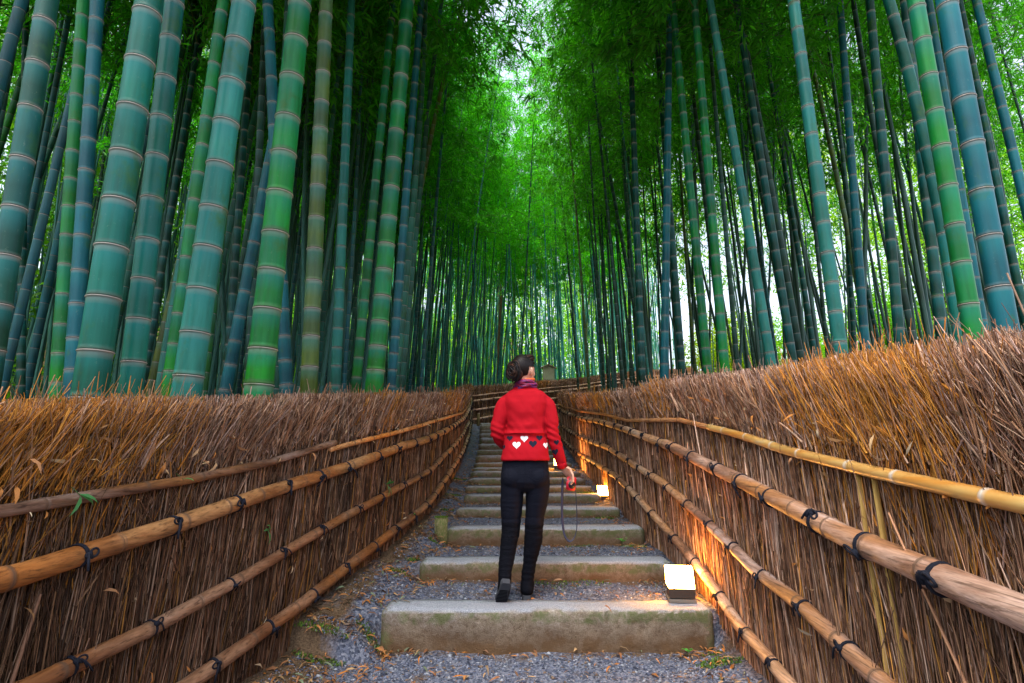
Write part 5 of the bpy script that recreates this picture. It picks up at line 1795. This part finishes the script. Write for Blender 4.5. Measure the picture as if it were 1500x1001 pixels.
        ring = [h0 + u * (t * Ls) + v * w for t, w in prof] + [h0 + u * (t * Ls) - v * w for t, w in prof[::-1]]
        def slab(nm, pts, th, lift, par):
            V = [p + nn * lift for p in pts] + [p + nn * (lift + th) for p in pts]
            n = len(pts)
            Fc = [tuple(range(n)), tuple(range(2 * n - 1, n - 1, -1))] + [(k, (k + 1) % n, n + (k + 1) % n, n + k) for k in range(n)]
            m = MB(); m.add(V, Fc); return m.build(nm, MAT['sole'], par)
        so = slab('sole', ring, .016, -.012, boot)
        hr = [h0 + u * (t * Ls) + v * w for t, w in ((0, .022), (.06, .030), (.15, .033), (.27, .031))] + [h0 + u * (t * Ls) - v * w for t, w in ((.27, .031), (.15, .033), (.06, .030), (0, .022))]
        slab('heel', hr, .022, .004, boot)
        if side < 0:
            for k in range(11):
                t = .34 + k * .055
                wv = float(np.interp(t, [p[0] for p in prof], [p[1] for p in prof])) * .86
                c = h0 + u * (t * Ls) + nn * .0048
                m = MB(); m.tube([c - v * wv, c + v * wv], .0028, 5); m.build('tread', MAT['suede'], so)
        # lift the upright boot so that its heel stands on the tread
    # ---------------- sweater
    mb = MB()
    loft(mb, [(756, 783, 566, .058, .012), (750, 789, 571, .066, .010), (743, 797, 575, .078, .004), (739, 802, 580, .088, .0), (738, 803, 590, .100, -.004), (741, 800, 605, .104, -.006), (743, 798.5, 620, .100, -.004),
              (742, 798, 630, .102, -.008), (740, 799.5, 635.5, .110, -.014), (741, 798.5, 638, .098, -.002), (740, 799.5, 641, .100, -.003), (738, 802, 650, .110, -.006), (735.5, 804, 662, .118, -.012), (733.5, 805.5, 672, .122, -.012), (733.6, 805.4, 675, .119, -.012)], 34, 2.35)
    limb(mb, [W(747, 583, 0), W(736.5, 594, -.004), W(731, 615, -.012), W(729, 636, -.012), W(735, 647, .06), W(741, 654, .165)], [.040, .052, .052, .049, .045, .036], 18, 30)
    limb(mb, [W(794, 583, 0), W(803.5, 594, -.004), W(807.5, 615, -.014), W(810.5, 637, -.022), W(816.5, 660, -.004), W(823, 681, .026)], [.040, .052, .050, .046, .041, .034], 18, 30)
    swm = remesh(mb, 'sweater', .0058, 3)
    co = np.zeros(len(swm.vertices) * 3); swm.vertices.foreach_get('co', co); co = co.reshape(-1, 3)
    no = np.zeros(len(swm.vertices) * 3); swm.vertices.foreach_get('normal', no); no = no.reshape(-1, 3)
    zc = W(766, 600)[2]; zw = W(766, 628)[2]
    arm = np.abs(co[:, 0] - W(769, 600)[0]) > .15
    fold = .0050 * vnoise(co[:, 0] * 7 + co[:, 2] * 9, co[:, 2] * 17 - np.abs(co[:, 0]) * 12, 61) + .0030 * vnoise(co[:, 0] * 20, co[:, 2] * 30 + co[:, 0] * 18, 62)
    fold = fold * (.6 + .9 * np.exp(-((co[:, 2] - zw) / .06) ** 2))
    fold += np.where(arm, .0045 * np.sin(co[:, 2] * 150 + co[:, 0] * 70) * np.exp(-((co[:, 2] - W(766, 637)[2]) / .07) ** 2), 0)
    swm.vertices.foreach_set('co', (co + no * fold[:, None]).ravel()); swm.update()
    sw = link('sweater', swm, MAT['knit'], root)
    # ribbed cuff and hem
    mb = MB(); a, b = W(821.6, 677.5, .020), W(824.2, 685, .030)
    mb.tube([a, (a + b) / 2, b], [.0355, .036, .034], 20); mb.build('cuff', MAT['knit'], sw, True)
    bv2 = BVHTree.FromPolygons([v.co for v in sw.data.vertices], [tuple(p.vertices) for p in sw.data.polygons])
    def heart(px, py, wpx, key, rot=0.0, squash=1.0, cut=None):
        """knitted heart laid on the sweater's surface"""
        V, Fc = [], []
        n = 28
        R = [0, .34, .67, 1.0]
        ok = True
        for r in R:
            for k in range(n if r else 1):
                t = 2 * math.pi * k / n
                hx = 16 * math.sin(t) ** 3 / 17
                hy = (13 * math.cos(t) - 5 * math.cos(2 * t) - 2 * math.cos(3 * t) - math.cos(4 * t)) / 17
                x, y = hx * r * wpx / 2 * squash, hy * r * wpx / 2
                x, y = x * math.cos(rot) - y * math.sin(rot), x * math.sin(rot) + y * math.cos(rot)
                yy = py - y
                if cut is not None: yy = max(yy, cut)
                p = Vector(W(px + x, yy, -.5))
                h = bv2.ray_cast(p, look(px + x, yy))
                if h[0] is None: ok = False; h = (p + Vector((0, .5, 0)), Vector((0, -1, 0)))
                V.append(h[0] + h[1] * .0016)
        for k in range(n): Fc.append((0, 1 + k, 1 + (k + 1) % n))
        for j in range(1, 3):
            for k in range(n):
                a = 1 + (j - 1) * n; b = 1 + j * n
                Fc.append((a + k, b + k, b + (k + 1) % n, a + (k + 1) % n))
        if not ok: return
        m = MB(); m.add(V, Fc)
        m.build('heart', MAT[key], sw, True)
    heart(756.8, 652, 12.6, 'heart_white'); heart(780.6, 650.3, 12.6, 'heart_navy'); heart(746.8, 642, 9.5, 'heart_navy', 0, 1, 639); heart(768, 642.5, 12, 'heart_white', 0, 1, 639); heart(790, 641.5, 10, 'heart_navy', 0, 1, 638.5)
    heart(799.2, 652.5, 10, 'heart_white', .1, .75); heart(738.3, 655, 8, 'heart_navy', 0, .6)
    heart(813.4, 662, 11.0, 'heart_navy', .18, .9); heart(815.2, 648.2, 9.2, 'heart_navy', .15, .85)
    # ---------------- scarf
    mb = MB()
    g = np.random.default_rng(3)
    for k in range(7):
        t = np.linspace(0, 2 * math.pi, 40)
        rx, ry = .066 + .006 * (k % 3) + g.normal(0, .003), .070 + .006 * (k % 3)
        c = W(769.5, 566.5 - k * 1.0 + 2, .012)
        z = .012 * np.sin(t + g.uniform(0, 6.28)) + .006 * np.sin(3 * t + k)
        mb.tube(np.stack([c[0] + rx * np.cos(t), c[1] + ry * np.sin(t), c[2] + z], 1), .0095 + .003 * np.sin(2 * t + k), 8, False)
    mb.build('scarf', MAT['scarf'], root, True)
    mb = MB()
    t = np.linspace(0, 2 * math.pi, 32); c = W(770, 557.5, .012)
    mb.tube(np.stack([c[0] + .058 * np.cos(t), c[1] + .060 * np.sin(t), c[2] + .008 * np.sin(t + 1)], 1), .011, 8, False)
    mb.build('collar', MAT['orange'], root, True)
    # ---------------- hair: cap, combed strands and a plaited updo low at the back
    mb = MB()
    cap = MB()
    cap.ell(hp(0, -.012, .012), (.079, .094, .094), 24, 16, RZ)
    cap.ell(hp(-.012, -.072, -.035), (.058, .046, .062), 20, 12, RZ)
    capm = cap.mesh('hair')
    # cut the face side away
    bm = bmesh.new(); bm.from_mesh(capm)
    kill = []
    for v in bm.verts:
        l = RZ.transposed() @ (v.co - Vector(hc))
        if l.y > .035 + max(0, l.z - .04) * .35 or (l.y > -.022 and l.z < .008): kill.append(v)
    bmesh.ops.delete(bm, geom=kill, context='VERTS')
    hair = link('hair', bm_mesh('hair', bm, True), MAT['hair'], root)
    st = MB()
    for k in range(150):
        # strands sweep back over the skull into the plait
        a = g.uniform(-1.25, 1.25); el = g.uniform(.05, 1.45)
        P = []
        for q in np.linspace(0, 1, 9):
            th = el * (1 - q) + (-.25) * q
            yy = .036 * (1 - q) + -.105 * q
            aa = a * (1 - q * .75)
            x = .083 * math.sin(aa) * (1 - .25 * q) + .004 * math.sin(k + q * 6)
            zz = .012 + .100 * math.sin(max(.05, th + .35 * math.sin(math.pi * q))) * math.cos(aa * .55) - .02 * q
            P.append(hp(x - .012 * q, yy * math.cos(th * .5), zz))
        st.tube(P, np.array([.002, .004, .005, .0055, .0055, .005, .005, .004, .002]), 6)
    st.build('strands', MAT['hair'], hair, True)
    pl = MB()
    pl.ell(hp(-.006, -.088, -.030), (.050, .040, .062), 18, 12, RZ)
    for k in range(110):
        # long locks wound round the low updo
        ctr = hp(-.006 + g.normal(0, .008), -.090, -.030 + g.normal(0, .012))
        a0 = g.uniform(0, 6.28); span = g.uniform(1.6, 3.4)
        R1 = g.uniform(.018, .056)
        tilt = g.normal(0, .35)
        P = []
        for q in np.linspace(0, 1, 9):
            an = a0 + span * q
            lx = R1 * math.cos(an); lz = R1 * 1.15 * math.sin(an)
            ly = -.040 * math.sqrt(max(0, 1 - (R1 / .062) ** 2)) - .006 + tilt * lx * .35
            P.append(ctr + RZ @ Vector((lx, ly, lz)))
        pl.tube(P, np.array([.0012, .0036, .0046, .005, .005, .005, .0044, .0032, .0012]), 6)
    for k in range(3):
        # one braid lying across the updo
        t_ = np.linspace(0, 1, 30)
        ph = k * 2.0944
        P = [hp(-.040 + .085 * q + .006 * math.cos(ph + q * 16), -.134 + .03 * (2 * q - 1) ** 2 - .005 * math.sin(ph * 2 + q * 32), .030 - .085 * q + .008 * math.sin(ph + q * 16)) for q in t_]
        pl.tube(P, .0068, 7)
    for k in range(16):
        p0 = Vector(hp(g.normal(0, .04), -.09 + g.normal(0, .02), -.085 + g.normal(0, .012)))
        P = [p0, p0 + Vector((g.normal(0, .006), g.normal(0, .004), -.012)), p0 + Vector((g.normal(0, .014), g.normal(0, .008), -.026))]
        pl.tube(P, [.0012, .0009, .0005], 4)
    pl.build('updo', MAT['hair'], hair, True)
    # ---------------- compact camera in her hand, strap hanging in a loop
    cb = W(836.5, 708.5, .045)
    cam_root = empty('compact_camera', Vector(cb) + ORG, 'small red compact camera held in the lowered hand', 'camera')
    cam_root.rotation_euler = (math.radians(12), math.radians(-84), math.radians(8))
    bm = bmesh.new(); bmesh.ops.create_cube(bm, size=1)
    for v in bm.verts: v.co = Vector((v.co.x * .094, v.co.y * .024, v.co.z * .070))
    bmesh.ops.bevel(bm, geom=list(bm.edges), offset=.007, segments=3, affect='EDGES')
    link('body', bm_mesh('body', bm, True), MAT['cam_red'], cam_root)
    m = MB(); m.tube([(-.008, -.010, 0), (-.008, -.020, 0)], [.027, .026], 24, True, (0, 0, 1)); lens = m.build('lens_barrel', MAT['cam_black'], cam_root, True)
    m = MB(); m.tube([(-.008, -.018, 0), (-.008, -.028, 0)], [.021, .020], 24); m.build('lens_ring', MAT['cam_black'], lens, True)
    m = MB(); m.ell((-.008, -.027, 0), (.013, .004, .013), 16, 8); m.build('lens_glass', MAT['cam_glass'], lens, True)
    m = MB(); m.box((.030, -.0125, .022), (.014, .002, .008)); m.build('flash', MAT['cam_silver'], cam_root)
    m = MB(); m.tube([(.02, 0, .034), (.02, 0, .039)], [.007, .007], 14); m.build('shutter_button', MAT['cam_silver'], cam_root)
    pts = [(824.5, 699), (823.8, 715), (823.2, 740), (823.6, 765), (826.5, 785), (834, 795), (841, 790), (845.5, 775), (845, 750), (843.8, 730), (843.2, 716)]
    P = np.array([W(a, b, .05 + .012 * math.sin(i * .9)) for i, (a, b) in enumerate(pts)])
    t = np.linspace(0, 1, len(P)); q = np.linspace(0, 1, 46)
    P = np.stack([np.interp(q, t, P[:, j]) for j in range(3)], 1)
    for _ in range(4): P[1:-1] = (P[:-2] + 2 * P[1:-1] + P[2:]) / 4
    P = P + np.array(ORG) - np.array(Vector(cb) + ORG)
    Mi = np.array(cam_root.rotation_euler.to_matrix().transposed())
    P = P @ Mi.T
    wv = np.interp(q, [0, .05, .5, .6, 1], [.002, .010, .008, .004, .0025])
    m = MB(); m.tube(P, wv, 6, True, (0, 1, 0), ry=np.full(len(P), .0016)); m.build('strap', MAT['strap'], cam_root, True)
    return root
make_person()
